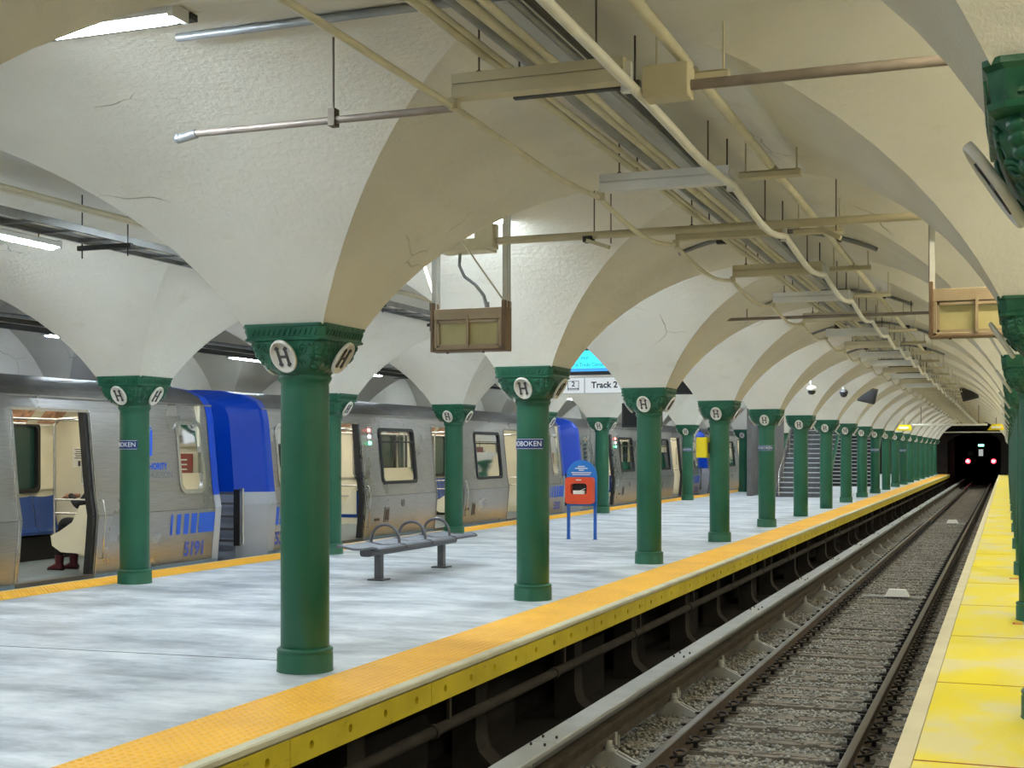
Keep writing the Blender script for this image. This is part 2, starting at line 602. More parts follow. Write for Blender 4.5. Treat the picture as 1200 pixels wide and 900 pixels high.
def build_shell():
    build_vaults()
    wl = wall('wall_left', (WALL_L - 0.2, WALL_L, Y_BACK - 2.5, Y_END, -1.3, 4.0), 'plaster')
    wr = wall('wall_right', (WALL_R, WALL_R + 0.2, Y_BACK - 2.5, Y_END, -1.3, 4.0), 'plaster')
    wall('wall_back', (WALL_L, WALL_R, Y_BACK - 2.6, Y_BACK - 2.5, -1.3, 4.0), 'plaster')
    # end wall with the tunnel mouth
    mb = MB()
    mb.box(WALL_L, EDGE - 0.2, Y_END, Y_END + 0.3, -1.3, 4.0)
    mb.box(EDGE_R + 0.15, WALL_R, Y_END, Y_END + 0.3, -1.3, 4.0)
    prof = [(EDGE - 0.2, 2.35), (EDGE + 0.3, 2.72), (EDGE + 0.9, 2.92), (-2.2, 3.0), (EDGE_R - 0.75, 2.92), (EDGE_R - 0.2, 2.72), (EDGE_R + 0.15, 2.35)]
    mb.prism(prof + [(EDGE_R + 0.15, 4.0), (EDGE - 0.2, 4.0)], 1, Y_END, Y_END + 0.3)
    struct(mb.build('wall_end', 'soot_shade_wall'))
    mb = MB()
    mb.box(EDGE - 0.25, EDGE - 0.2, Y_END + 0.3, 150, -1.3, 3.2)
    mb.box(EDGE_R + 0.15, EDGE_R + 0.2, Y_END + 0.3, 150, -1.3, 3.2)
    mb.box(EDGE - 0.25, EDGE_R + 0.2, Y_END + 0.3, 150, 3.15, 3.2)
    mb.box(EDGE - 0.25, EDGE_R + 0.2, 150, 150.1, -1.3, 3.2)
    struct(mb.build('wall_tunnel', 'soot_dark'))
    # track bed
    mb = MB()
    n = 0
    mb.box(EDGE + 0.30, EDGE_R + 0.2, Y_BACK - 2.5, 150, -1.25, TIE_Z - 0.035)
    struct(mb.build('track_bed', 'stone'))
    struct(MB().box(EDGE - 0.95, EDGE + 0.30, Y_BACK - 2.5, 150, -1.25, TIE_Z - 0.05).build('track_bed', 'soot_shade_wall'))  # strip of bed under the platform, its shade put into the colour
    mb = MB()
    mb.box(WALL_L, EDGE_B + 0.2, Y_BACK - 2.5, Y_END, -1.3, -1.12)
    struct(mb.build('track_bed', 'stone'))
    # island platform
    mb = MB()
    mb.box(EDGE_B + 0.68, EDGE - 0.68, Y_BACK - 2.5, Y_END, -0.16, 0)
    pl = struct(mb.build('platform', 'concrete'))
    mb = MB()
    mb.box(EDGE_B + 0.02, EDGE_B + 0.68, Y_BACK - 2.5, Y_END, -0.17, -0.012)
    mb.box(EDGE - 0.68, EDGE - 0.065, Y_BACK - 2.5, Y_END, -0.17, -0.012)
    mb.build('bedding_slab', 'edge_lip', pl)
    mb = MB()
    mb.prism([(EDGE - 0.072, -0.05), (EDGE - 0.072, 0.002), (EDGE - 0.012, 0.0), (EDGE, -0.010), (EDGE, -0.05)], 1, Y_BACK - 2.5, Y_END)
    mb.build('edge_lip', 'edge_lip', pl)
    mb = MB()
    mb.box(EDGE_B - 0.02, EDGE_B + 0.06, Y_BACK - 2.5, Y_END, -0.2, -0.002)
    mb.build('edge_lip', 'edge_lip', pl)
    # tactile tiles with their domes
    def tile(wid, ln):
        mb = MB()
        mb.box(-wid / 2, wid / 2, -ln / 2 + 0.003, ln / 2 - 0.003, -0.012, 0.003)
        p = 0.0605
        nx, ny = int(wid / p), int(ln / p)
        for i in range(nx):
            for j in range(ny):
                x = (i - (nx - 1) / 2) * p
                y = (j - (ny - 1) / 2) * p
                m = 7
                vs = [(x + r * math.cos(2 * PI * k / m), y + r * math.sin(2 * PI * k / m), z) for r, z in ((0.0165, 0.003), (0.0135, 0.0075), (0.006, 0.009)) for k in range(m)]
                fs = [(q * m + k, q * m + (k + 1) % m, (q + 1) * m + (k + 1) % m, (q + 1) * m + k) for q in range(2) for k in range(m)] + [tuple(range(2 * m, 3 * m))]
                mb.add(vs, fs, True)
        return mb.mesh('tactile_tile', 'tactile', normals=False)
    ln = 1.22
    tf, tb = tile(0.605, ln), tile(0.605, ln)
    k = 0
    y = 1.0
    while y < Y_END - ln:
        link('tactile_tile', tf, pl, (EDGE - 0.375, y + ln / 2, 0))
        link('tactile_tile', tf, pl, (EDGE_B + 0.37, y + ln / 2, 0))
        y += ln
    # yellow edge boards with bolt pockets
    def cell(mb, y0, y1, z0, z1, hole):
        cy, cz, r, m = (y0 + y1) / 2, (z0 + z1) / 2 - 0.005, 0.027, 16
        hy, hz = (y1 - y0) / 2, (z1 - z0) / 2
        ang = [2 * PI * q / m for q in range(m)]
        ca = math.atan2(hz, hy)
        ang = sorted(set([round(q, 5) for q in ang] + [round(q, 5) for q in (ca, PI - ca, PI + ca, 2 * PI - ca)]))
        vs = []
        for q in ang:
            c_, s_ = math.cos(q), math.sin(q)
            t_ = min(hy / abs(c_) if abs(c_) > 1e-6 else 9e9, hz / abs(s_) if abs(s_) > 1e-6 else 9e9)
            vs.append((0, cy + c_ * t_, (z0 + z1) / 2 + s_ * t_))
        K = len(ang)
        for rr, xx in ((r, 0), (r, -0.035), (0.011, -0.035), (0.011, -0.018)):
            vs += [(xx, cy + math.cos(q) * rr, cz + math.sin(q) * rr) for q in ang]
        fs = [(i * K + j, i * K + (j + 1) % K, (i + 1) * K + (j + 1) % K, (i + 1) * K + j) for i in range(4) for j in range(K)] + [tuple(range(4 * K, 5 * K))]
        mb.add(vs, fs)
    mb = MB()
    LB = 2.0
    for q in range(4):
        cell(mb, q * 0.5 + (0.004 if q == 0 else 0), q * 0.5 + 0.5 - (0.004 if q == 3 else 0), -0.215, -0.038, True)
    mb.box(-0.12, -0.036, 0.004, LB - 0.004, -0.215, -0.038)
    mb.add([(0, 0.004, -0.215), (-0.12, 0.004, -0.215), (-0.12, 0.004, -0.038), (0, 0.004, -0.038)], [(0, 1, 2, 3)])
    mb.add([(0, LB - 0.004, -0.215), (-0.12, LB - 0.004, -0.215), (-0.12, LB - 0.004, -0.038), (0, LB - 0.004, -0.038)], [(0, 1, 2, 3)])
    mb.add([(0, 0.004, -0.215), (-0.12, 0.004, -0.215), (-0.12, LB - 0.004, -0.215), (0, LB - 0.004, -0.215)], [(0, 1, 2, 3)])
    mb.add([(0, 0.004, -0.038), (-0.12, 0.004, -0.038), (-0.12, LB - 0.004, -0.038), (0, LB - 0.004, -0.038)], [(0, 1, 2, 3)])
    eb = mb.mesh('edge_board', 'edge_yellow')
    y = 0.7
    while y < Y_END - LB:
        link('edge_board', eb, pl, (EDGE, y, 0))
        y += LB
    # wall under the platform with its posts
    mb = MB()
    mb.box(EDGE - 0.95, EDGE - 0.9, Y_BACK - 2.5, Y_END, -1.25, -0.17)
    wp = struct(mb.build('wall_platform', 'soot_shade_wall'))
    mb = MB()
    foot = [(-0.50, -1.2), (-0.12, -1.2), (-0.16, -1.05), (-0.27, -0.95), (-0.30, -0.85), (-0.30, -0.20), (-0.50, -0.20)]
    mb.prism(foot, 1, -0.14, 0.14)
    mb.box(-0.5, -0.13, -0.02, 0.02, -0.215, -0.17)
    post = mb.mesh('post', 'soot_shade_post', 0.01)
    for j in range(-1, NCOL):
        link('post', post, wp, (EDGE, Y0 + DY * j - 0.5, 0))
        link('post', post, wp, (EDGE - 0.08, Y0 + DY * j + 2.0, 0))
    mb = MB()
    for j in range(0, 6):                                     # boarded panels between the posts
        y = Y0 + DY * j
        mb.box(EDGE - 0.6, EDGE - 0.52, y + 0.1, y + 1.2, -1.2, -0.5)
        mb.box(EDGE - 0.75, EDGE - 0.66, y + 2.4, y + 3.6, -1.2, -0.36)
        mb.box(EDGE - 0.5, EDGE - 0.44, y - 0.2, y + 4.0, -0.36, -0.22)
    mb.build('lining_panel', 'soot_shade_wall', wp)
    # right platform
    mb = MB()
    mb.box(EDGE_R + 0.02, WALL_R, Y_BACK - 2.5, Y_END, -0.22, -0.012)
    pr = struct(mb.build('platform', 'concrete'))
    mb = MB()
    mb.box(EDGE_R, EDGE_R + 0.10, Y_BACK - 2.5, Y_END, -0.2, 0.004)
    mb.build('edge_strip', 'cream_strip', pr)
    XR = 0.14
    lb = 2.5
    mbs = MB().box(EDGE_R + 0.104, XR, 0.016, lb - 0.016, -0.012, 0.0).mesh('yellow_board', 'yellow_board')
    mbl = MB().box(EDGE_R + 0.104, XR, lb - 0.016, lb + 0.016, -0.012, -0.002).mesh('joint', 'joint_red')
    for j in range(-4, 37):
        y = 7.2 + j * lb
        link('yellow_board', mbs, pr, (0, y, 0))
        link('joint', mbl, pr, (0, y, 0))
    mb = MB()
    mb.box(0.16, WALL_R, Y_BACK - 2.5, Y_END, -0.012, -0.002)
    mb.build('paving', 'concrete', pr)
    for y, w_ in ((13.2, 0.09), (17.9, 0.11)):
        mb = MB()
        mb.box(XR - w_, XR - 0.005, y, y + 0.03, 0.0, 0.0025)
        mb.box(XR - w_, XR - 0.005, y + 0.10, y + 0.12, 0.0, 0.0025)
        mb.box(XR - w_, XR - w_ + 0.02, y, y + 0.12, 0.0, 0.0025)
        mb.build('survey_mark', 'mark_pink', pr)
    mb = MB()
    mb.box(EDGE_R + 0.12, EDGE_R + 0.2, Y_BACK - 2.5, Y_END, -1.25, -0.2)
    struct(mb.build('wall_platform', 'soot_dark'))
    # a faint saw cut in the concrete
    mb = MB()
    mb.bar((-8.6, 8.75, 0.0005), (-5.0, 8.95, 0.0005), 0.012, 0.002)
    mb.build('saw_cut', 'soot_shade_post', pl)


# ================================================================== columns
def ring_pt(w, ch, a):
    """chamfered square of half width w, chamfer ch, at angle a"""
    c, s = abs(math.cos(a)), abs(math.sin(a))
    r = min(w / max(c, 1e-6), w / max(s, 1e-6), (2 * w - ch) / (c + s))
    return r


def capital_radius(z, a):
    prof = [(2.155, .185, 1.0, .25), (2.18, .194, .85, .25), (2.20, .214, .45, .25), (2.24, .248, .12, .25), (2.29, .280, 0.0, .25), (2.345, .302, 0, .25), (2.39, .310, 0, .25),
            (2.40, .327, 0, .12), (2.415, .330, 0, .12), (2.42, .318, 0, .12), (2.488, .330, 0, .12), (2.50, .340, 0, .12), (2.515, .340, 0, .12)]
    for p, q in zip(prof, prof[1:]):
        if z <= q[0] + 1e-9:
            t = (z - p[0]) / (q[0] - p[0])
            t = max(0, min(1, t))
            w, rd, ch = (p[i] + (q[i] - p[i]) * t for i in (1, 2, 3))
            return rd * w + (1 - rd) * ring_pt(w, ch * w, a)
    return 0.33


def build_column_meshes():
    zs = [2.155, 2.18, 2.20, 2.22, 2.24, 2.265, 2.29, 2.345, 2.39, 2.40, 2.415, 2.42, 2.488, 2.50, 2.515]
    c1, c2 = math.atan(0.75), math.atan(0.88)
    q_ = [0, 0.15, 0.3, 0.45, c1, c2]
    q_ = q_ + [PI / 2 - a for a in reversed(q_) if a > 0]
    AN = [a + k * PI / 2 for k in range(4) for a in q_]
    N = len(AN)
    mb = MB()
    vs = []
    for z in zs:
        for a in AN:
            r = capital_radius(z, a)
            vs.append((r * math.cos(a), r * math.sin(a), z))
    fs = [(i * N + k, i * N + (k + 1) % N, (i + 1) * N + (k + 1) % N, (i + 1) * N + k) for i in range(len(zs) - 1) for k in range(N)]
    fs += [tuple(range((len(zs) - 1) * N, len(zs) * N))]
    mb.add(vs, fs, False)

    def surf(face, u, z, off=0.0):
        """point on a face of the bell; u is the offset across the face"""
        lo = 0.3
        for _ in range(6):
            a = math.atan2(u, lo)
            r = capital_radius(z, a)
            lo = r * math.cos(a)
        p = Vector((lo + off, u, z))
        return Matrix.Rotation(face * PI / 2, 3, 'Z') @ p
    for face in range(4):
        for sg in (1, -1):                                    # scrolls and leaves either side of the medallion
            for cu, cz, r0, turns in ((0.150, 2.335, 0.040, 1.7), (0.205, 2.275, 0.026, 1.3), (0.115, 2.235, 0.024, 1.2), (0.215, 2.36, 0.020, 1.2)):
                pts = []
                for q in range(15):
                    t = q / 14
                    an = t * turns * 2 * PI
                    rr = r0 * (1 - 0.78 * t)
                    pts.append(surf(face, sg * (cu + rr * math.cos(an)), cz + rr * math.sin(an), 0.004))
                mb.tube(pts, 0.0075, 5)
            for k in range(6):                                # scale leaves down the chamfer
                z = 2.372 - k * 0.030
                p = surf(face, sg * 0.0, z)
                a = PI / 4 * sg
                r = capital_radius(z, a)
                q = Matrix.Rotation(face * PI / 2, 3, 'Z') @ Vector((r * math.cos(a), r * math.sin(a), z))
                nrm = Vector((q.x, q.y, 0)).normalized()
                if sg == 1:
                    side = Vector((-nrm.y, nrm.x, 0))
                    vs, fs = [], []
                    for i in range(4):
                        ph = PI / 2 * i / 3
                        for m in range(9):
                            th = 2 * PI * m / 9
                            vs.append(q + side * (0.031 * math.sin(ph) * math.cos(th)) + Vector((0, 0, 0.024 * math.sin(ph) * math.sin(th))) + nrm * (0.016 * math.cos(ph) - 0.003))
                    fs = [(i * 9 + m, i * 9 + (m + 1) % 9, (i + 1) * 9 + (m + 1) % 9, (i + 1) * 9 + m) for i in range(3) for m in range(9)]
                    mb.add(vs, fs, True)
        for k in range(13):                                   # braid on the abacus
            u = -0.252 + k * 0.042
            z0, z1 = 2.432, 2.474
            p = [surf(face, u - 0.010, z0, 0.003), surf(face, u + 0.008, z0, 0.003), surf(face, u + 0.030, z1, 0.003), surf(face, u + 0.012, z1, 0.003)]
            p2 = [q + (Matrix.Rotation(face * PI / 2, 3, 'Z') @ Vector((0.007, 0, 0))) for q in p]
            mb.add(p + p2, [(4, 5, 6, 7), (0, 1, 5, 4), (1, 2, 6, 5), (2, 3, 7, 6), (3, 0, 4, 7)])
    cap = mb.mesh('capital', 'green_cast')
    # pieces of the shaft
    mb = MB()
    mb.lathe([(0.172, 0.12), (0.178, 0.13), (0.1785, 1.0), (0.176, 2.06), (0.174, 2.10), (0.181, 2.112), (0.190, 2.125), (0.196, 2.145), (0.19, 2.16)], 40)
    shaft = mb.mesh('shaft', 'green')
    mb = MB()
    mb.lathe([(0.172, 0.0), (0.178, 0.004), (0.1785, 0.14)], 40)
    plain = mb.mesh('shaft_foot', 'green')
    mb = MB()
    mb.lathe([(0.208, 0.0), (0.208, 0.006), (0.205, 0.012), (0.205, 0.128), (0.199, 0.142), (0.206, 0.150), (0.206, 0.160), (0.197, 0.170), (0.180, 0.176), (0.172, 0.178)], 40)
    base = mb.mesh('base', 'green')
    # medallion: local +x outward
    mb = MB()
    n = 28
    ry, rz = 0.100, 0.130
    ring = [((1.0, -0.008)), ((1.0, 0.010)), ((0.95, 0.018)), ((0.88, 0.016)), ((0.84, 0.003))]
    vs = [(x, ry * k_ * math.cos(2 * PI * k / n), rz * k_ * math.sin(2 * PI * k / n)) for k_, x in ring for k in range(n)]
    fs = [(i * n + k, i * n + (k + 1) % n, (i + 1) * n + (k + 1) % n, (i + 1) * n + k) for i in range(len(ring) - 1) for k in range(n)]
    fs += [tuple(range((len(ring) - 1) * n, len(ring) * n)), tuple(range(n - 1, -1, -1))]
    mb.add(vs, fs, True)
    med = mb.mesh('medallion', 'medallion')
    mb = MB()
    for sg in (1, -1):
        mb.prism([(sg * 0.016, -0.066), (sg * 0.034, -0.080), (sg * 0.050, -0.060), (sg * 0.041, -0.046), (sg * 0.040, 0.050), (sg * 0.052, 0.066), (sg * 0.034, 0.082), (sg * 0.016, 0.064), (sg * 0.0235, 0.050), (sg * 0.0245, -0.052)], 0, 0.003, 0.013)
    mb.prism([(-0.030, -0.008), (0.030, -0.008), (0.030, 0.009), (-0.030, 0.009)], 0, 0.003, 0.0125)
    let = mb.mesh('letter', 'letter')
    # curved station name plate
    def plate(r, half, z0, z1, th):
        mb = MB()
        nn = 16
        vs = []
        for k in range(nn + 1):
            a = -half + 2 * half * k / nn
            for rr in (r, r + th):
                for z in (z0, z1):
                    vs.append((rr * math.cos(a), rr * math.sin(a), z))
        fs = []
        for k in range(nn):
            o, p = 4 * k, 4 * k + 4
            fs += [(o + 2, p + 2, p + 3, o + 3), (o, o + 1, p + 1, p), (o + 1, o + 3, p + 3, p + 1), (o, p, p + 2, o + 2)]
        fs += [(0, 2, 3, 1), (4 * nn, 4 * nn + 1, 4 * nn + 3, 4 * nn + 2)]
        mb.add(vs, fs)
        return mb
    np_ = plate(0.179, 1.12, -0.058, 0.058, 0.006).mesh('name_plate', 'name_blue')
    tx = text_mesh('HOBOKEN', 0.078, 'white_paint', 0.001, 0.98)
    for v in tx.vertices:
        x, y, z = v.co
        a = x / 0.186
        rr = 0.1862 + z
        v.co = (rr * math.cos(a), rr * math.sin(a), y)
    mb = plate(0.1852, 1.08, 0.049, 0.053, 0.0012)
    m2 = plate(0.1852, 1.08, -0.053, -0.049, 0.0012)
    mb.add(m2.v, m2.f)
    brd = mb.mesh('plate_border', 'white_paint')
    return dict(cap=cap, shaft=shaft, plain=plain, base=base, med=med, let=let, plate=np_, text=tx, border=brd)


def column(M, x, y, label, group, base=True, plate=None, faces=(0, 1, 2, 3)):
    t = thing('iron_column', label, 'column', (x, y, 0), 0, group)
    if base:
        link('base', M['base'], t)
    else:
        link('shaft_foot', M['plain'], t)
    link('shaft', M['shaft'], t)
    link('capital', M['cap'], t)
    for k in faces:
        a = k * PI / 2
        m = link('medallion', M['med'], t, (0.310 * math.cos(a), 0.310 * math.sin(a), 2.283), (0, math.radians(33), a))
        m['label'] = 'oval white medallion with a dark letter H'
        link('letter', M['let'], m)
    if plate is not None:
        p = link('name_plate', M['plate'], t, (0, 0, 1.69), (0, 0, plate))
        p['label'] = 'curved blue station name plate'
        link('lettering', M['text'], p)
        link('plate_border', M['border'], p)
    return t


def build_columns():
    M = build_column_meshes()
    for i in range(NCOL):
        y = Y0 + DY * i
        pl = -PI / 2 - 0.12 if i in (1, 4, 9, 12) else None
        lab = ['nearest and largest green iron column, at the platform edge left of the tracks',
               'second green front-row column from the camera, blue HOBOKEN plate on its shaft',
               'third green front-row column, right of the blue and orange rack',
               'fourth green front-row column, yellow box fixed to its left side',
               'fifth green front-row column by the tracks, with a blue name plate'][i] if i < 5 else \
            '%s green iron column of the front row beside the empty tracks' % ORD[i]
        column(M, ROWS[1], y, lab, 'green columns of the front row', i not in (5, 6, 10), pl)
        if i >= 1:
            pl = -PI / 2 - 0.30 if i == 1 else (-PI / 2 if i in (7, 10) else None)
            lab = ('leftmost green iron column, by the open train door, blue name plate on it' if i == 1 else
                   '%s green iron column from the left in the back row beside the train' % ORD[i - 1])
            column(M, ROWS[2], y, lab, 'green columns of the back row', True, pl)
    column(M, ROWS[1], Y0 - DY, 'green front-row column left of the camera, beyond the photo edge', 'green columns of the front row')
    column(M, ROWS[2], Y0, 'green back-row column just beyond the left edge of the photo', 'green columns of the back row')
    for i in range(-1, NCOL):
        lab = ('green iron capital closest to the camera in the upper right corner' if i == -1 else
               '%s green iron column counted back along the right-hand edge of the photo' % ORD[i + 1])
        column(M, ROWS[0], Y0 + DY * i, lab, 'green columns of the right row')


# ================================================================== track
def build_track():
    t = thing('railway_track', 'empty railway track with steel rails on timber sleepers between the platforms', 'track', (0, 0, RAIL_Z))
    yA, yB = Y_BACK, 149.0
    prof = [(-0.07, -0.165), (0.07, -0.165), (0.07, -0.152), (0.012, -0.135), (0.010, -0.045), (0.034, -0.034), (0.036, -0.008), (-0.036, -0.008), (-0.034, -0.034), (-0.010, -0.045), (-0.012, -0.135), (-0.07, -0.152)]
    head = [(-0.036, -0.008), (0.036, -0.008), (0.032, -0.001), (0.020, 0.002), (-0.020, 0.002), (-0.032, -0.001)]
    rm = MB().prism(prof, 1, yA, yB).mesh('rail', 'rail_side')
    hm = MB().prism(head, 1, yA, yB).mesh('rail_head', 'rail_head')
    for x in (RAIL_L, RAIL_R):
        r = link('rail', rm, t, (x, 0, 0))
        link('rail_head', hm, r)
    sp = 0.60
    sms = []
    for k in range(4):
        rnd = random.Random(k)
        mb = MB()
        w = 0.115
        mb.box(-1.27, 1.27, -w, w, -0.13, 0)
        # splits along the timber
        for q in range(5):
            x0 = rnd.uniform(-1.1, 0.6)
            yy = rnd.uniform(-0.08, 0.08)
            mb.box(x0, x0 + rnd.uniform(0.2, 0.7), yy, yy + 0.012, -0.002, 0.006)
        sms.append(mb.mesh('sleeper', 'sleeper', 0.0))
    # tie plate with two spring clips
    plate = MB().box(-0.17, 0.17, -0.09, 0.09, 0, 0.014).mesh('tie_plate', 'plate_iron', 0.004)
    pts = []
    for q in range(13):
        a = -0.6 + q / 12 * 4.9
        pts.append((0.036 * math.cos(a), 0.045 * math.sin(a), 0.055 + 0.012 * math.sin(a * 0.7)))
    pts = [(-0.055, -0.035, 0.03), (-0.01, -0.045, 0.045)] + pts
    clip = MB().tube(pts, 0.0095, 6)
    clip.box(-0.012, 0.018, -0.016, 0.016, 0.0, 0.04)
    clip = clip.mesh('rail_clip', 'clip')
    cx = (RAIL_L + RAIL_R) / 2
    nclip = 0
    y = 3.4
    k = 0
    far = MB()
    while y < 118:
        o = link('sleeper', sms[k % 4], t, (cx + random.uniform(-0.03, 0.03), y + random.uniform(-0.03, 0.03), -0.165 + random.uniform(-0.012, 0.006)), (0, 0, random.uniform(-0.012, 0.012)))
        if y > 7 and nclip < 296:
            for x in (RAIL_L, RAIL_R):
                link('tie_plate', plate, t, (x, y, -0.168))
                for sg in (1, -1):
                    link('rail_clip', clip, t, (x + sg * 0.105, y, -0.155), (0, 0, 0 if sg > 0 else PI), (1.35, 1.35, 1.35))
                    nclip += 1
        elif y > 7 and y < 100:
            for x in (RAIL_L, RAIL_R):
                far.box(x - 0.16, x + 0.16, y - 0.07, y + 0.07, -0.165, -0.135).box(x + 0.07, x + 0.14, y - 0.04, y + 0.04, -0.135, -0.08).box(x - 0.14, x - 0.07, y - 0.04, y + 0.04, -0.135, -0.08)
        y += sp
        k += 1
    fo = far.build('rail_clip', 'clip', t)
    fo['kind'] = 'stuff'
    # loose ballast: uncountable stones near enough to read as stones
    rng = np.random.default_rng(3)
    octv = np.array([[1, 0, 0], [-1, 0, 0], [0, 1, 0], [0, -1, 0], [0, 0, 1], [0, 0, -1]], float)
    octf = np.array([[0, 2, 4], [2, 1, 4], [1, 3, 4], [3, 0, 4], [2, 0, 5], [1, 2, 5], [3, 1, 5], [0, 3, 5]])
    P = []
    n = 62000
    yy = 6.0 + (rng.random(n) ** 1.6) * 50.0
    xx = rng.uniform(EDGE + 0.38, EDGE_R + 0.04, n)
    ph = np.abs(((yy - 3.4 + 0.3) % sp) - 0.3)
    between = (xx > RAIL_L + 0.18) & (xx < RAIL_R - 0.18)
    onrail = (np.abs(xx - RAIL_L) < 0.16) | (np.abs(xx - RAIL_R) < 0.16)
    keep = ~onrail & (~between | (ph > 0.10) | (rng.random(n) < 0.12)) & ((xx > -3.5) | (rng.random(n) < 0.25))
    xx, yy, ph, between = xx[keep], yy[keep], ph[keep], between[keep]
    n = len(xx)
    sz = rng.uniform(0.014, 0.030, n)
    zt = np.where(between & (ph < 0.115), TIE_Z + 0.012, TIE_Z - 0.03 + rng.uniform(-0.008, 0.016, n))
    zt = zt + np.where(xx < RAIL_L - 0.2, 0.02, 0.0)
    jit = octv[None] * rng.uniform(0.65, 1.25, (n, 6, 1)) + rng.normal(0, 0.14, (n, 6, 3))
    an = rng.uniform(0, 2 * PI, n)
    ca, sa = np.cos(an)[:, None], np.sin(an)[:, None]
    jx = jit[:, :, 0] * ca - jit[:, :, 1] * sa
    jy = jit[:, :, 0] * sa + jit[:, :, 1] * ca
    V = np.stack([xx[:, None] + jx * sz[:, None] * 1.15, yy[:, None] + jy * sz[:, None] * 1.15, zt[:, None] + jit[:, :, 2] * sz[:, None] * 0.8], -1).reshape(-1, 3)
    Fc = (octf[None] + 6 * np.arange(n)[:, None, None]).reshape(-1, 3)
    me = bpy.data.meshes.new('ballast_stones')
    me.vertices.add(len(V))
    me.vertices.foreach_set('co', V.ravel())
    me.loops.add(len(Fc) * 3)
    me.loops.foreach_set('vertex_index', Fc.ravel().astype(np.int32))
    me.polygons.add(len(Fc))
    me.polygons.foreach_set('loop_start', np.arange(0, len(Fc) * 3, 3, dtype=np.int32))
    me.update(calc_edges=True)
    me.validate()
    me.materials.append(MATS['stone_loose'])
    o = tag(link('ballast_stones', me), 'loose grey crushed stone ballast around the sleepers', 'ballast')
    o['kind'] = 'stuff'
    # third rail
    t3 = thing('third_rail', 'third rail under a long grey cover board beside the left running rail', 'third rail', (-3.315, 0, RAIL_Z))
    cr = MB().prism([(-0.06, -0.03), (0.06, -0.03), (0.06, -0.015), (0.014, 0.0), (0.014, 0.07), (0.045, 0.082), (0.045, 0.115), (-0.045, 0.115), (-0.045, 0.082), (-0.014, 0.07), (-0.014, 0.0), (-0.06, -0.015)], 1, yA, yB)
    cr.build('contact_rail', 'contact_side', t3)
    sb = MB().box(0.066, 0.085, yA, yB, -0.035, 0.045)
    sb.build('side_bar', 'contact_side', t3)
    LBd = 4.6
    b0 = MB().prism([(-0.115, 0.255), (0.10, 0.255), (0.10, 0.285), (0.085, 0.295), (-0.10, 0.295), (-0.115, 0.285)], 1, 0.004, LBd - 0.004)
    b0.prism([(-0.115, 0.06), (-0.095, 0.06), (-0.095, 0.256), (-0.115, 0.256)], 1, 0.004, LBd - 0.004)
    b0 = b0.mesh('cover_board', 'cover_board')
    bolts = MB()
    for q in (0.14, LBd - 0.14):
        for xx_ in (-0.06, 0.05):
            bolts.cyl((xx_, q, 0.29), (xx_, q, 0.315), 0.010, 6)
    bolts = bolts.mesh('bolt_row', 'plate_iron')
    y = 5.0
    while y < 140:
        b = link('cover_board', b0, t3, (0, y, 0))
        link('bolt_row', bolts, b)
        y += LBd
    # brackets reaching from the third rail towards the running rail
    mb = MB()
    mb.prism([(0.03, -0.165), (0.50, -0.165), (0.52, -0.150), (0.48, -0.135), (0.38, -0.125), (0.20, -0.04), (0.10, -0.03), (0.03, -0.06)], 1, -0.055, -0.030)
    mb.prism([(0.03, -0.165), (0.50, -0.165), (0.52, -0.150), (0.48, -0.135), (0.38, -0.125), (0.20, -0.04), (0.10, -0.03), (0.03, -0.06)], 1, 0.030, 0.055)
    mb.box(0.03, 0.46, -0.03, 0.03, -0.165, -0.128)
    mb.box(0.10, 0.20, -0.045, 0.045, -0.06, -0.032)
    mb.lathe([(0.045, -0.035), (0.05, -0.02), (0.032, -0.01), (0.045, 0.004), (0.028, 0.014), (0.03, 0.05), (0.0, 0.052)], 10, (0.135, 0, 0))
    mb.box(-0.06, 0.05, -0.06, 0.06, -0.165, -0.03)
    br = mb.mesh('bracket', 'bracket')
    clampm = MB().box(0.083, 0.10, -0.03, 0.03, -0.06, 0.05)
    clampm.box(0.083, 0.092, 0.1, 0.13, -0.09, 0.0)
    clampm = clampm.mesh('clamp', 'bracket')
    y = 6.2
    while y < 100:
        b = link('bracket', br, t3, (0, y, 0))
        link('clamp', clampm, b, (0.0, 0.35, 0))
        y += 2.35
    # pipe along the platform wall
    tp = thing('wall_pipe', 'dark pipe running below the yellow platform edge above the third rail', 'pipe', (EDGE - 0.12, 0, -0.47))
    MB().cyl((0, Y_BACK, 0), (0, Y_END, 0), 0.045, 14).build('pipe', 'soot_shade_post', tp)
    cl = MB().cyl((0, -0.03, 0), (0, 0.03, 0), 0.056, 14).mesh('coupling', 'soot_shade_post')
    hg = MB().box(-0.012, 0.012, -0.02, 0.02, 0.04, 0.28)
    hg.box(-0.3, 0.012, -0.02, 0.02, 0.255, 0.28)
    hg = hg.mesh('hanger', 'plate_iron')
    for j in range(0, 34):
        c_ = link('coupling', cl, tp, (0, 6.2 + j * 2.8, 0))
        link('hanger', hg, c_, (0, 0.3, 0))
    # white box between the rails
    for (px, py, s, lab) in ((cx + 0.10, 25.3, 1.0, 'small white trapezoid box lying between the rails in mid-distance'),
                             (cx + 0.08, 52.0, 1.0, 'far small pale box lying between the rails near the tunnel')):
        tb = thing('track_beacon', lab, 'beacon', (px, py, TIE_Z))
        mb = MB()
        vs = [(-.22, -.15, 0.03), (.22, -.15, 0.03), (.22, .15, 0.03), (-.22, .15, 0.03), (-.15, -.10, .16), (.15, -.10, .16), (.15, .10, .16), (-.15, .10, .16)]
        mb.add(vs, [(0, 1, 5, 4), (1, 2, 6, 5), (2, 3, 7, 6), (3, 0, 4, 7), (4, 5, 6, 7), (3, 2, 1, 0)])
        mb.build('cover', 'duct_white', tb, bevel=0.008)
        MB().box(-0.62, 0.58, -0.05, 0.05, 0.0, 0.032).build('mounting_bar', 'bracket', tb)


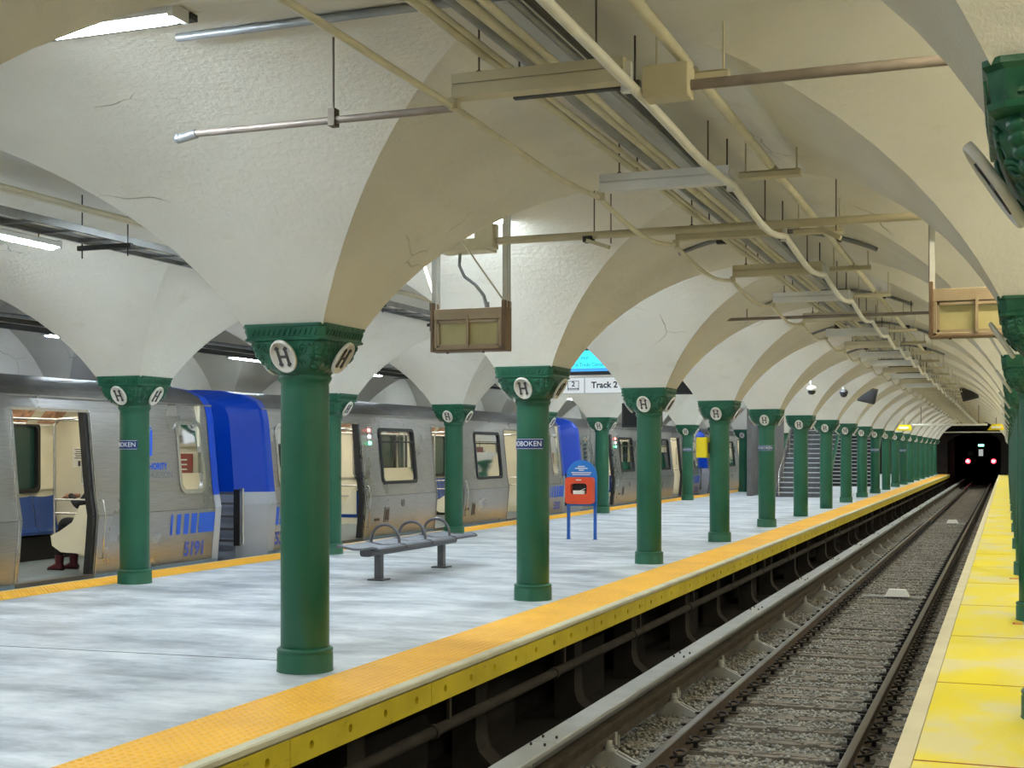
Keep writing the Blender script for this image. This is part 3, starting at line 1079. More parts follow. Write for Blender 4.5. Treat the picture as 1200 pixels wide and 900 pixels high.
# ================================================================== lamps and ceiling services
def lamp_mesh(L, tube):
    h = MB().prism([(-0.045, 0.0), (-0.075, -0.012), (-0.075, -0.05), (0.075, -0.05), (0.075, -0.012), (0.045, 0.0)], 0, -L / 2, L / 2).mesh('housing', 'fixture')
    cap = MB().box(L / 2, L / 2 + 0.03, -0.07, 0.07, -0.062, 0.004).mesh('end_cap', 'fixture')
    n = 8
    poly = [(0.034 * math.cos(PI + PI * k / n), -0.05 + 0.026 * math.sin(PI + PI * k / n)) for k in range(n + 1)]
    d = MB().prism(poly, 0, -L / 2 + 0.01, L / 2 - 0.01).mesh('diffuser', tube)
    return h, cap, d


def lamp(ms, label, loc, rz, group, rods=0.0, rodmesh=None):
    t = thing('strip_light', label, 'light', loc, rz, group)
    link('housing', ms[0], t)
    link('end_cap', ms[1], t)
    link('end_cap', ms[1], t, rot=(0, 0, PI))
    link('diffuser', ms[2], t)
    if rods:
        mb = MB()
        for x in (-0.45, 0.45):
            mb.cyl((x, 0, 0), (x, 0, rods), 0.005, 6)
        mb.build('hanger_rod', 'rod', t)
    return t


def build_lamps():
    arch = lamp_mesh(1.15, 'tube_cool')
    mid = lamp_mesh(1.25, 'tube_mid')
    warm = lamp_mesh(1.15, 'tube_warm')
    for j in range(-2, NCOL - 1):
        y = Y0 + PYH + DY * j
        lamp(arch, ('bright strip light under the arch at the top left corner' if j == -1 else 'strip light under a front-row arch, behind the camera' if j < 0 else
                    'strip light under the arch between the %s and %s front-row columns' % (ORD[j], ORD[j + 1])),
             (ROWS[1] + (-0.12 if j == 0 else 0.38), y + (0.45 if j == 0 else -0.5), 3.81), 0, 'strip lights under the front-row arches', 0.04)
        lamp(arch, ('strip light under the back-row arch, behind the camera' if j < 0 else 'strip light under the back-row arch left of the leftmost column' if j == 0 else
                    'strip light under the %s back-row arch along the train' % ORD[j]),
             (ROWS[2] + 0.3, y - 0.5, 3.79), 0, 'strip lights under the back-row arches', 0.04)
        lamp(warm, 'strip light under the %s arch of the right-hand column row' % ORD[j + 2], (ROWS[0] + 0.2, y - 0.4, 3.79), 0, 'strip lights of the right-hand row', 0.07)
        lamp(warm, 'strip light over the right platform, out of the frame', (ROWS[0] + PX, y, 3.7), 0, 'strip lights over the right platform', 0.12)
        if j != 2:
            lamp(mid, ('long strip light hung below the cable tray at the left edge' if j == -1 else 'strip light hung over the platform middle in the %s bay' % ORD[j + 2]),
                 (-7.45, y + 2.3, 3.36), PI / 2, 'strip lights along the platform middle', 0.06 if j < 2 else 0.48)
        lamp(mid, 'strip light over the train track, %s along the wall' % ORD[j + 2], (-13.4, y + 0.6, 3.40), PI / 2, 'strip lights over the train track', 0.2)


def build_services():
    # --- cable tray along the middle of the platform
    t = thing('cable_tray', 'galvanised cable tray with conduits hung over the platform middle', 'cable tray', (-7.37, 0, 3.42))
    mb = MB()
    mb.box(-0.20, -0.17, 0, 22.4, 0.0, 0.06)
    mb.box(0.17, 0.20, 0, 22.4, 0.0, 0.06)
    mb.build('side_rail', 'conduit_zinc', t)
    rung = MB().box(-0.17, 0.17, -0.02, 0.02, 0.0, 0.02).mesh('rung', 'conduit_zinc')
    hang = MB().cyl((-0.24, 0, -0.12), (-0.24, 0, 0.45), 0.006, 6)
    hang.cyl((0.24, 0, -0.12), (0.24, 0, 0.45), 0.006, 6)
    hang.box(-0.28, 0.28, -0.02, 0.02, -0.05, -0.01)
    hang = hang.mesh('hanger', 'strut')
    for k in range(40):
        link('rung', rung, t, (0, 2 + k * 0.5, 0))
    for k in range(8):
        link('hanger', hang, t, (0, 2.1 + k * 2.5, 0))
    for i, (x, z, r, m) in enumerate(((-0.12, 0.05, 0.022, 'conduit_zinc'), (-0.06, 0.05, 0.022, 'conduit_zinc'), (0.0, 0.045, 0.018, 'conduit_white'), (0.07, 0.05, 0.022, 'conduit_zinc'), (0.13, 0.045, 0.018, 'conduit_cream'), (0.45, 0.12, 0.025, 'conduit_cream'), (0.52, 0.12, 0.018, 'conduit_cream'))):
        MB().cyl((x, 0, z), (x, 22.4, z), r, 8).build('conduit', m, t)
    # --- pipes over the train track
    for i, (x, z, r, m, lab) in enumerate(((-11.3, 3.2, 0.03, 'strut', 'dark pipe hung over the train roof, nearest to the platform'), (-11.9, 3.35, 0.025, 'conduit_zinc', 'grey pipe hung over the train roof behind the dark one'),
                                           (-12.6, 3.30, 0.04, 'strut', 'thick dark pipe over the far side of the train roof'))):
        tp = thing('overhead_pipe', lab, 'pipe', (x, 0, z))
        MB().cyl((0, 4, 0), (0, 96, 0), r, 10).build('pipe', m, tp)
        h = MB().cyl((0, 0, 0), (0, 0, 0.42), 0.006, 6)
        h.box(-0.25, 0.25, -0.02, 0.02, -0.06, -0.03)
        h = h.mesh('hanger', 'strut')
        for k in range(18):
            link('hanger', h, tp, (0, 6.1 + 5 * k + 0.4 * i, 0))
    # --- troughs across the crown over the empty track
    sup = [6.25, 8.85] + [11.1 + 2.5 * k for k in range(0, 33)]
    white = {1, 4, 6, 8, 9, 11, 13}
    XA, XB, ZB = -2.64, -1.74, 3.40
    tc = MB().box(XA, XB, -0.05, 0.05, 0, 0.058).box(XA, XB, -0.045, 0.045, 0.060, 0.066).box(XA, XB, -0.05, 0.05, 0.068, 0.118)
    tmc = tc.mesh('trough', 'duct_cream')
    tmw = bpy.data.meshes.new_from_object(bpy.data.objects.new('tmp', tmc))
    tmw.materials.clear()
    tmw.materials.append(MATS['duct_white'])
    rod = MB()
    for x in (XA + 0.13, XB - 0.15):
        rod.cyl((x, 0, 0.118), (x, 0, 0.47), 0.0055, 6)
        rod.lathe([(0.014, 0.118), (0.014, 0.135), (0.0, 0.136)], 6, (x, 0, 0))
    rod = rod.mesh('hanger_rod', 'rod')
    clampm = MB().box(XA - 0.03, XA + 0.02, -0.02, 0.02, -0.05, 0.01).mesh('cable_clamp', 'duct_cream')
    clampn = MB().box(XB - 0.02, XB + 0.03, -0.02, 0.02, -0.05, 0.10).mesh('cable_clamp', 'duct_white')
    for k, y in enumerate(sup):
        w_ = k in white
        lab = ('nearest cream trough across the crown of the track vault' if k == 0 else
               'second trough from the camera, white, across the track vault crown' if k == 1 else
               '%s %s trough from the camera across the track vault crown' % (ORD[k] if k < len(ORD) else 'number %d' % (k + 1), 'white' if w_ else 'cream'))
        tt = thing('ceiling_trough', lab, 'cable trough', (0, y, ZB), 0, 'troughs over the empty track')
        link('trough', tmw if w_ else tmc, tt)
        link('hanger_rod', rod, tt)
        link('cable_clamp', clampm, tt)
        link('cable_clamp', clampn, tt)
    # the two sagging conduits fixed to the trough ends
    def sagging(x, name, lab, mat, r, z, s0):
        pts = [(x, 2.0, z + 0.02), (x, 4.0, z + 0.01)]
        for a, b in zip(sup, sup[1:]):
            sag = s0 * (0.35 if a < 8 else 1.0)
            for q in range(6):
                u = q / 6
                pts.append((x + 0.012 * math.sin(u * PI * 2), a + (b - a) * u, z - sag * 4 * u * (1 - u)))
        pts.append((x, sup[-1], z))
        o = MB().tube(pts, r, 8).build(name, mat)
        return tag(o, lab, 'conduit')
    sagging(XA - 0.02, 'sagging_conduit', 'thin cream conduit sagging along the left ends of the troughs', 'conduit_cream', 0.019, ZB - 0.03, 0.085)
    sagging(XB + 0.02, 'sagging_conduit', 'thick white conduit sagging along the right ends of the troughs', 'conduit_white', 0.026, ZB - 0.01, 0.085)
    # bundle of conduits above the troughs
    bt = thing('conduit_bundle', 'bundle of conduits on struts above the troughs along the track vault', 'conduits', (-2.2, 0, 3.62))
    for x, z, r, m in ((-0.30, 0.0, 0.022, 'conduit_cream'), (-0.25, 0.01, 0.016, 'conduit_cream'), (-0.17, 0.06, 0.045, 'conduit_zinc'), (-0.06, 0.0, 0.026, 'conduit_cream'), (0.0, 0.0, 0.02, 'conduit_cream'), (0.09, 0.05, 0.02, 'conduit_zinc'), (0.14, 0.06, 0.02, 'strut')):
        pts = [(x + 0.01 * math.sin(y_ * 1.3 + x * 40), y_, z) for y_ in [1 + 1.5 * q for q in range(62)]]
        MB().tube(pts, r, 8).build('conduit', m, bt)
    st = MB().box(-0.36, 0.36, -0.02, 0.02, -0.065, -0.028)
    st.cyl((-0.33, 0, -0.05), (-0.33, 0, 0.24), 0.006, 6).cyl((0.33, 0, -0.05), (0.33, 0, 0.24), 0.006, 6)
    st = st.mesh('strut', 'strut')
    for k in range(37):
        link('strut', st, bt, (0, 4.4 + 2.5 * k, 0))
    # thick pipe broken into lengths on the right of the troughs
    tp = thing('segmented_pipe', 'pale thick pipe on hung shelves right of the troughs', 'pipe', (-1.52, 0, 3.57))
    pm = MB().cyl((0, 0.06, 0), (0, 2.44, 0), 0.030, 10).mesh('pipe', 'conduit_cream')
    sm = MB().box(-0.22, 0.20, -0.05, 0.05, -0.075, -0.04)
    sm.box(-0.22, 0.20, -0.045, 0.045, -0.035, -0.03)
    sm.cyl((-0.18, 0, -0.04), (-0.18, 0, 0.27), 0.006, 6).cyl((0.17, 0, -0.04), (0.17, 0, 0.24), 0.006, 6)
    sm = sm.mesh('shelf', 'duct_cream')
    for k in range(36):
        link('pipe', pm, tp, (0, 4.2 + 2.5 * k, 0))
        link('shelf', sm, tp, (0, 4.2 + 2.5 * k, 0))
    # --- transverse pipes
    t = thing('cross_pipe', 'nearest brown pipe crossing under the vault with a nozzle at its left end', 'pipe', (0, 6.40, 3.40))
    MB().cyl((-4.30, 0, 0), (-2.70, 0, 0), 0.020, 10).build('pipe', 'pipe_brown', t)
    MB().cyl((-1.46, 0, 0), (0.1, 0, 0), 0.026, 10).build('pipe', 'pipe_brown', t)
    mb = MB().cyl((-4.40, 0, -0.02), (-4.29, 0, 0.0), 0.026, 10)
    mb.lathe([(0.0, -0.028), (0.022, -0.02), (0.03, 0.0), (0.02, 0.025), (0.0, 0.03)], 10, (-4.41, 0, -0.02))
    mb.build('nozzle', 'conduit_zinc', t)
    MB().box(-1.68, -1.45, -0.07, 0.07, -0.06, 0.10).build('junction_box', 'duct_cream', t, bevel=0.006)
    mb = MB().cyl((-3.42, 0, 0.0), (-3.42, 0, vault_z(-3.42, 6.4) - 3.40), 0.007, 6)
    mb.box(-3.44, -3.40, -0.03, 0.03, -0.035, 0.06)
    mb.build('hanger_rod', 'rod', t)
    t = thing('cross_pipe', 'second brown-cream pipe crossing under the vault to the hanging sign', 'pipe', (0, 11.02, 3.48))
    MB().cyl((-4.25, 0, 0), (-0.60, 0, 0), 0.034, 10).build('pipe', 'duct_cream', t)
    mb = MB()
    for x in (-3.35, -3.2, -1.3):
        mb.cyl((x, 0, -0.08), (x, 0, vault_z(x, 11.05) - 3.48), 0.006, 6)
    mb.build('hanger_rod', 'rod', t)
    mb = MB().bar((-3.4, -0.05, -0.05), (-3.18, -0.12, -0.13), 0.03, 0.03)
    mb.build('bracket_arm', 'duct_cream', t)
    MB().bar((-1.42, -0.05, -0.06), (-1.25, -0.12, -0.16), 0.03, 0.04).build('bracket_arm', 'duct_cream', t)
    MB().box(-3.44, -3.36, -0.05, 0.05, -0.06, -0.01).build('bracket_clip', 'strut', t)
    t = thing('cross_pipe', 'thin third pipe crossing under the vault beyond the hanging signs', 'pipe', (0, 18.5, 3.46))
    MB().cyl((-4.3, 0, 0), (0.0, 0, 0), 0.022, 10).build('pipe', 'pipe_brown', t)
    mb = MB()
    for x in (-3.4, -1.2):
        mb.cyl((x, 0, 0), (x, 0, vault_z(x, 18.5) - 3.46), 0.006, 6)
    mb.build('hanger_rod', 'rod', t)
    for k, y in enumerate((13.55, 18.75, 23.6, 28.6)):
        t = thing('ceiling_conduit', '%s grey conduit strapped across the crown of the track vault' % ORD[k], 'conduit', (0, y, 3.80), 0, 'conduits across the vault crown')
        pts = [(x, 0, vault_z(x, y) - 3.80 - 0.03) for x in [-3.2 + 0.1 * q for q in range(21)]]
        MB().tube(pts, 0.022, 8).build('conduit', 'conduit_zinc', t)
        for x in (-2.75, -1.6):
            MB().box(x - 0.05, x + 0.05, -0.04, 0.04, vault_z(x, y) - 3.88, vault_z(x, y) - 3.81).build('clamp', 'strut', t)
    # conduit that feeds the top-left light
    t = thing('feed_conduit', 'weathered grey conduit running right from the top left strip light', 'conduit', (ROWS[1], 6.1, 3.80))
    pts = [(x, 0, vault_z(ROWS[1] + x, 6.1) - 3.80 - 0.025) for x in [0.62 + 0.1 * q for q in range(26)]]
    MB().tube(pts, 0.024, 8).build('conduit', 'conduit_zinc', t)
    MB().box(-0.35, 0.95, -0.36, -0.30, 0.0, 0.035).build('channel', 'strut', t)


def build_signs():
    # back-side of the old illuminated signs hung under the arches
    for cx, lab in ((-4.54, 'old tan sign case hanging under the arch right of the nearest column'), (-0.22, 'old tan sign case hanging at the right edge beside a green capital')):
        t = thing('hanging_sign', lab, 'sign', (cx, 11.1, 2.71))
        mb = MB()
        Wd, H, D = 0.33, 0.185, 0.075
        mb.box(-Wd, Wd, -D, D, H - 0.10, H)
        mb.box(-Wd, Wd, -D, D, -H, -H + 0.022)
        mb.box(-Wd, -Wd + 0.03, -D, D, -H, H - 0.1)
        mb.box(Wd - 0.03, Wd, -D, D, -H, H - 0.1)
        mb.box(-Wd, Wd, 0.05, D, -H, H - 0.1)
        mb.build('case', 'sign_case', t, bevel=0.004)
        mb = MB()
        mb.box(Wd, Wd + 0.035, -D - 0.01, D + 0.01, -H - 0.005, H + 0.06)
        mb.box(-Wd - 0.03, -Wd, -D - 0.01, D + 0.01, -H - 0.005, H + 0.06)
        mb.box(-Wd - 0.03, Wd + 0.035, -D - 0.01, D + 0.01, -H - 0.018, -H)
        mb.build('side_frame', 'sign_case_dark', t, bevel=0.004)
        mb = MB()
        mb.box(-Wd + 0.03, Wd - 0.03, -0.05, -0.03, -H + 0.02, H - 0.105)
        pn = mb.build('panel', 'sign_panel', t)
        mb = MB()
        mb.box(-0.012, 0.012, -0.085, -0.052, -H + 0.02, H - 0.06)
        mb.box(-Wd + 0.03, Wd - 0.03, -0.07, -0.052, -H + 0.022, -H + 0.045)
        mb.box(-Wd + 0.03, Wd - 0.03, -0.07, -0.052, H - 0.13, H - 0.105)
        mb.box(-Wd + 0.03, -Wd + 0.05, -0.07, -0.052, -H + 0.022, H - 0.105)
        mb.box(Wd - 0.05, Wd - 0.03, -0.07, -0.052, -H + 0.022, H - 0.105)
        mb.build('panel_frame', 'sign_case', t)
        mb = MB()
        top = 1.07
        for sx, in ((-Wd - 0.012,), (Wd + 0.015,)):
            mb.box(sx - 0.022, sx + 0.022, -0.035, -0.028, H, top)
            mb.box(sx - 0.022, sx - 0.016, -0.035, 0.02, H, top)
            mb.box(sx - 0.022, sx + 0.022, 0.05, 0.056, H, top)
        mb.build('strap', 'fixture', t)
        mb = MB()
        mb.bar((Wd + 0.02, -0.05, H + 0.04), (Wd - 0.34, -0.3, 0.82), 0.035, 0.008)
        if cx < -2:
            mb.build('brace', 'duct_cream', t)
            MB().bar((-Wd - 0.02, 0.05, H + 0.04), (-Wd - 0.30, 0.3, 0.75), 0.035, 0.008).build('brace', 'duct_cream', t)
        mb = MB()
        pts = [(-0.10, 0, 0.70), (-0.11, 0, 0.58), (-0.06, 0, 0.48), (0.05, 0, 0.40), (0.13, 0, 0.30), (0.16, 0, 0.18)]
        mb.tube(pts, 0.016, 8)
        mb.cyl((0.16, 0, 0.16), (0.16, 0, 0.24), 0.024, 8)
        mb.build('flexible_conduit', 'conduit_zinc', t)
        mb = MB()
        mb.box(-0.27, 0.22, -0.14, 0.10, 0.69, 0.80)
        mb.box(0.10, 0.28, -0.16, -0.02, 0.70, 0.92)
        mb.build('junction_box', 'duct_cream', t, bevel=0.006)
        mb = MB()
        for x in (-0.2, 0.15):
            mb.cyl((x, -0.06, -H - 0.02), (x, -0.06, -H - 0.035), 0.012, 8)
        mb.build('screw', 'sign_case_dark', t)
    # departure board and track sign over the platform
    t = thing('track_sign', 'white illuminated hanging sign reading Track 2 above the platform', 'sign', (-7.37, 23.5, 2.835))
    MB().box(-1.05, 1.05, -0.06, 0.06, -0.155, 0.155).build('case', 'fixture', t, bevel=0.008)
    MB().box(-1.03, 1.03, -0.064, -0.058, -0.14, 0.14).build('face', 'sign_white', t)
    mb = MB()
    mb.box(-0.385, -0.375, -0.068, -0.063, -0.14, 0.14)
    mb.box(0.055, 0.065, -0.068, -0.063, -0.14, 0.14)
    for x0, x1, z0, z1 in ((-0.27, -0.26, -0.085, 0.085), (-0.06, -0.05, -0.085, 0.085), (-0.27, -0.05, 0.077, 0.085), (-0.27, -0.05, -0.085, -0.077)):
        mb.box(x0, x1, -0.068, -0.063, z0, z1)
    for q in range(6):
        mb.box(-0.255 + q * 0.034, -0.232 + q * 0.034, -0.067, -0.063, -0.07, -0.045)
    mb.build('divider', 'sign_ink', t)
    link('lettering', text_mesh('Track 2', 0.16, 'sign_ink', 0.002, 1.0, 0.004), t, (0.44, -0.066, 0.0), (PI / 2, 0, 0))
    link('lettering', text_mesh('2', 0.13, 'sign_ink', 0.002, 1.0, 0.003), t, (-0.16, -0.066, 0.025), (PI / 2, 0, 0))
    mb = MB()
    for x in (-0.8, 0.8):
        mb.cyl((x, 0, 0.15), (x, 0, 0.98), 0.012, 8)
    mb.build('hanger_rod', 'strut', t)
    t = thing('departure_screen', 'bright cyan departure screen hanging above the Track 2 sign', 'screen', (-7.30, 23.5, 3.27))
    MB().box(-0.50, 0.50, -0.05, 0.05, -0.24, 0.27).build('bezel', 'camera_black', t, bevel=0.01)
    MB().box(-0.47, 0.47, -0.056, -0.048, -0.12, 0.21).build('screen', 'screen_cyan', t)
    MB().box(-0.47, 0.47, -0.057, -0.049, -0.175, -0.12).build('ticker', 'screen_blue', t)
    link('lettering', text_mesh('World Trade Center', 0.098, 'screen_text', 0.001, 0.9), t, (0.0, -0.057, -0.055), (PI / 2, 0, 0))
    link('lettering', text_mesh('2 min', 0.10, 'screen_text', 0.001), t, (-0.05, -0.057, 0.075), (PI / 2, 0, 0))
    mb = MB()
    mb.cyl((-0.3, 0, 0.26), (-0.3, 0, 0.55), 0.014, 8).cyl((0.3, 0, 0.26), (0.3, 0, 0.55), 0.014, 8)
    mb.build('hanger_rod', 'strut', t)
    # black monitors further along
    for k, (x, y, z, rz, lab) in enumerate(((-7.0, 30.9, 3.22, 0.25, 'black monitor hung behind the arch beside the third column'),
                                            (-7.0, 26.4, 2.36, 0.0, 'dark monitor behind the third column capital, above the train'))):
        t = thing('monitor', lab, 'monitor', (x, y, z), rz)
        MB().box(-0.42, 0.42, -0.05, 0.05, -0.25, 0.25).build('case', 'camera_black', t, bevel=0.01)
        MB().box(-0.38, 0.38, -0.055, -0.048, -0.21, 0.21).build('screen', 'rubber', t)
        MB().cyl((0, 0, 0.25), (0, 0, vault_z(x, y) - z), 0.02, 8).build('hanger_rod', 'strut', t)
    # cameras and floodlights in the track vault
    for k, (px, y, lab) in enumerate((((-4.22, 3.05), 31.1, 'white dome camera hanging from the vault above the front columns'), ((-4.06, 3.18), 36.1, 'small dark camera hanging from the vault beyond the white one'))):
        t = thing('security_camera', lab, 'camera', (px[0], y, px[1]))
        top = vault_z(px[0], y) - px[1]
        MB().cyl((-0.02, 0, 0.08), (-0.06, 0, top), 0.014, 8).build('arm', 'fixture', t)
        m = MB().lathe([(0.0, 0.09), (0.07, 0.085), (0.11, 0.04), (0.115, -0.02), (0.095, -0.03)], 18)
        m.build('housing', 'fixture' if k == 0 else 'camera_black', t)
        MB().lathe([(0.095, -0.03), (0.085, -0.08), (0.05, -0.115), (0, -0.125)], 18).build('dome', 'camera_black', t)
    for x, y, z, sg, lab in ((-3.92, 41.1, 3.32, 1, 'dark grey floodlight high in the vault on the left'), (-1.16, 46.1, 3.55, -1, 'dark grey floodlight high in the vault on the right')):
        t = thing('floodlight', lab, 'floodlight', (x, y, z))
        M = Matrix.Rotation(sg * 0.25, 3, 'Y') @ Matrix.Rotation(0.3, 3, 'X')
        mb = MB().obox((0, 0, 0), (0.26, 0.12, 0.22), M)
        mb.obox((0, 0.16, 0.0), (0.18, 0.08, 0.14), M)
        mb.build('housing', 'camera_black', t, bevel=0.02)
        MB().obox((0, -0.125, -0.03), (0.19, 0.012, 0.15), M).build('lens', 'rubber', t)
        zt = vault_z(x - 0.3 * sg, y) - z
        MB().tube([(0, 0.05, 0.1), (-0.2 * sg, 0.05, 0.25), (-0.3 * sg, 0.05, zt)], 0.03, 8).build('arm', 'camera_black', t)
    # yellow lamps with a white tube between, near the tunnel mouth
    t = thing('cross_tube', 'thin white tube crossing the vault near the tunnel mouth', 'tube', (-2.35, 61.1, 2.80))
    MB().cyl((-1.56, 0, 0), (1.56, 0, 0), 0.05, 10).build('tube', 'conduit_white', t)
    MB().cyl((-1.2, 0, 0), (-1.2, 0, 1.07), 0.015, 6).cyl((1.2, 0, 0), (1.2, 0, 1.07), 0.015, 6).build('hanger_rod', 'rod', t)
    for x, lab in ((-4.27, 'far yellow lamp left of the white tube near the tunnel'), (-0.43, 'far yellow lamp right of the white tube near the tunnel')):
        t = thing('yellow_lamp', lab, 'lamp', (x, 61.1, 2.68))
        MB().prism([(-0.32, -0.1), (0.32, -0.1), (0.26, 0.12), (-0.16, 0.12)], 1, -0.15, 0.15).build('housing', 'yellow_box', t, bevel=0.02)
        MB().box(-0.2, 0.2, -0.16, -0.13, -0.05, 0.05).build('lens', 'paper', t)
        MB().cyl((0, 0, 0.1), (0, 0, vault_z(x, 61.1) - 2.68), 0.02, 6).build('stem', 'rod', t)


# ================================================================== platform furniture
def build_furniture():
    t = thing('bench', 'grey metal platform bench with three hoop armrests', 'bench', (-7.36, 15.95, 0))
    leg = MB().box(-0.045, 0.045, -0.045, 0.045, 0.018, 0.36)
    leg.box(-0.11, 0.11, -0.11, 0.11, 0.0, 0.02)
    leg = leg.mesh('leg', 'bench_steel', 0.004)
    for y in (-0.98, 0.98):
        link('leg', leg, t, (0, y, 0))
    mb = MB().prism(rounded(0.16, 0.095, 0.04), 1, -1.35, 1.35)
    mb.v = [(x, y, z + 0.365) for x, y, z in mb.v]
    mb.build('beam', 'bench_steel', t)
    # four seats, each a shallow curved pan
    pan = MB()
    prof = [(-0.27, 0.455), (-0.24, 0.468), (-0.18, 0.452), (-0.05, 0.430), (0.08, 0.432), (0.20, 0.452), (0.26, 0.444), (0.285, 0.424)]
    th = 0.014
    vs = [(x, y, z + d) for y in (-0.375, 0.375) for d in (0, -th) for x, z in prof]
    n = len(prof)
    fs = []
    for i in range(n - 1):
        fs += [(i, i + 1, 2 * n + i + 1, 2 * n + i), (n + i, 3 * n + i, 3 * n + i + 1, n + i + 1), (i, n + i, n + i + 1, i + 1), (2 * n + i, 2 * n + i + 1, 3 * n + i + 1, 3 * n + i)]
    fs += [(0, 2 * n, 3 * n, n), (n - 1, 2 * n - 1, 4 * n - 1, 3 * n - 1)]
    pan.add(vs, fs, False)
    pan = pan.mesh('seat', 'bench_seat')
    rim = MB()
    for y in (-0.375, 0.375):
        rim.tube([(x, y, z - 0.005) for x, z in prof], 0.016, 8)
    rim.cyl((-0.27, -0.375, 0.450), (-0.27, 0.375, 0.450), 0.016, 8).cyl((0.285, -0.375, 0.419), (0.285, 0.375, 0.419), 0.016, 8)
    rim = rim.mesh('seat_rim', 'bench_steel')
    for k in range(4):
        s_ = link('seat', pan, t, (0, -1.20 + 0.80 * k, 0))
        link('seat_rim', rim, s_)
    hoop = MB().tube([(0.20 * math.cos(a), 0, 0.44 + 0.245 * math.sin(a) ** 0.8) for a in [PI * q / 16 for q in range(17)]], 0.019, 10).mesh('armrest', 'bench_steel')
    for k in range(3):
        link('armrest', hoop, t, (0.0, -0.80 + 0.80 * k, 0))
    # rack with an arched blue top and an orange box
    t = thing('leaflet_rack', 'blue arched stand with an orange box, standing mid-platform', 'leaflet rack', (-7.32, 23.3, 0))
    lg = MB().box(-0.025, 0.025, -0.03, 0.03, 0, 0.72)
    lg.box(-0.04, 0.04, -0.05, 0.05, 0, 0.008)
    lg = lg.mesh('leg', 'rack_blue_dark', 0.004)
    for x in (-0.255, 0.255):
        link('leg', lg, t, (x, 0, 0))
    mb = MB()
    poly = [(-0.28, 0.62), (0.28, 0.62), (0.28, 1.16)] + [(0.28 * math.cos(a), 1.16 + 0.29 * math.sin(a)) for a in [PI * q / 16 for q in range(1, 16)]] + [(-0.28, 1.16)]
    mb.prism(poly, 1, -0.03, 0.03)
    mb.build('back_panel', 'rack_blue', t, bevel=0.006)
    mb = MB()
    for w_, z in ((0.07, 1.34), (0.12, 1.305), (0.05, 1.27), (0.19, 1.225), (0.17, 1.19)):
        mb.box(-w_, w_, -0.034, -0.029, z - 0.009, z + 0.009)
    mb.build('printed_lines', 'white_paint', t)
    mb = MB()
    out = rounded(0.52, 0.49, 0.06)
    inn = [(x * 1, z) for x, z in rounded(0.31, 0.20, 0.05)]
    n = len(out)
    cz = 0.90
    vs = [(x, -0.20, z + cz) for x, z in out] + [(x, -0.20, z + cz + 0.03) for x, z in inn] + [(x, -0.03, z + cz) for x, z in out] + [(x, -0.06, z + cz + 0.03) for x, z in inn]
    fs = [(i, (i + 1) % n, n + (i + 1) % n, n + i) for i in range(n)] + [(i, 2 * n + i, 2 * n + (i + 1) % n, (i + 1) % n) for i in range(n)] + [(n + i, n + (i + 1) % n, 3 * n + (i + 1) % n, 3 * n + i) for i in range(n)]
    mb.add(vs, fs)
    mb.build('orange_box', 'rack_orange', t)
    MB().box(-0.17, 0.17, -0.07, -0.06, 0.80, 1.06).build('box_back', 'rubber', t)
    mb = MB().box(-0.12, 0.10, -0.16, -0.08, 0.835, 0.90)
    mb.bar((-0.08, -0.12, 0.86), (0.10, -0.10, 0.94), 0.05, 0.01)
    mb.build('leaflets', 'paper', t)
    mb = MB().box(-0.05, 0.05, -0.203, -0.199, 1.085, 1.105)
    mb.build('printed_line', 'white_paint', t)
    # yellow cabinet on the fourth column
    t = thing('yellow_cabinet', 'small yellow cabinet fixed to the left side of the fourth column', 'cabinet', (ROWS[1] - 0.29, Y0 + 3 * DY - 0.05, 1.50))
    MB().box(-0.10, 0.10, -0.13, 0.13, 0.0, 0.37).build('box', 'yellow_box', t, bevel=0.015)
    MB().box(-0.085, 0.085, -0.137, -0.13, 0.02, 0.35).build('door', 'yellow_box', t, bevel=0.004)
    MB().box(0.09, 0.13, -0.06, 0.06, 0.08, 0.28).build('mount', 'strut', t)


def stair(label, xc, y0, half, n, mat_t, mat_r, rails=True, wallmat='stair_wall'):
    t = thing('staircase', label, 'stairs', (xc, y0, 0))
    rise, run = 0.175, 0.285
    tm = MB().box(-half, half, -0.02, run + 0.01, -0.035, 0.0).mesh('tread', mat_t, 0.004)
    rm = MB().box(-half, half, 0.0, 0.02, -rise, -0.035).mesh('riser', mat_r)
    for k in range(n):
        link('tread', tm, t, (0, k * run, (k + 1) * rise))
        link('riser', rm, t, (0, k * run, (k + 1) * rise))
    for sx in (-1, 1):
        mb = MB().prism([(0 - 0.05, 0), (n * run, n * rise - 0.1), (n * run, n * rise + 0.25), (-0.05, 0.30)], 0, sx * half, sx * (half + 0.06))
        mb.build('stringer', 'green' if sx > 0 else wallmat, t)
        if rails:
            mb = MB().tube([(sx * (half - 0.08), -0.15, 0.05), (sx * (half - 0.08), -0.15, 0.92), (sx * (half - 0.08), 0.1, 1.02), (sx * (half - 0.08), n * run, n * rise + 0.92)], 0.022, 8)
            for q in (3, 8, 13, 18):
                if q < n:
                    mb.cyl((sx * (half - 0.08), q * run, q * rise), (sx * (half - 0.08), q * run, q * rise + 0.97), 0.018, 8)
            mb.build('handrail', 'steel_bright', t)
    return t


def build_stairs():
    stair('grey staircase rising from the platform with steel handrails', -6.85, 47.8, 0.85, 17, 'stair_grey', 'stair_dark')
    stair('farther dark staircase with pale step edges behind the front columns', -7.37, 64.0, 1.5, 14, 'stair_grey', 'dark', False, 'green')
    mb = MB()
    mb.box(-8.90, -8.74, 48.4, 56, 0, 3.2)
    struct(mb.build('wall_stair', 'stair_wall'))


# ================================================================== train
PROF = [(-.10, -.35), (-.07, 0.0), (-.03, .42), (0.0, .78), (-.045, 1.04), (-.10, 1.60), (-.14, 2.02), (-.15, 2.12), (-.19, 2.29), (-.29, 2.42), (-.55, 2.53), (-.95, 2.60), (-1.4, 2.62)]


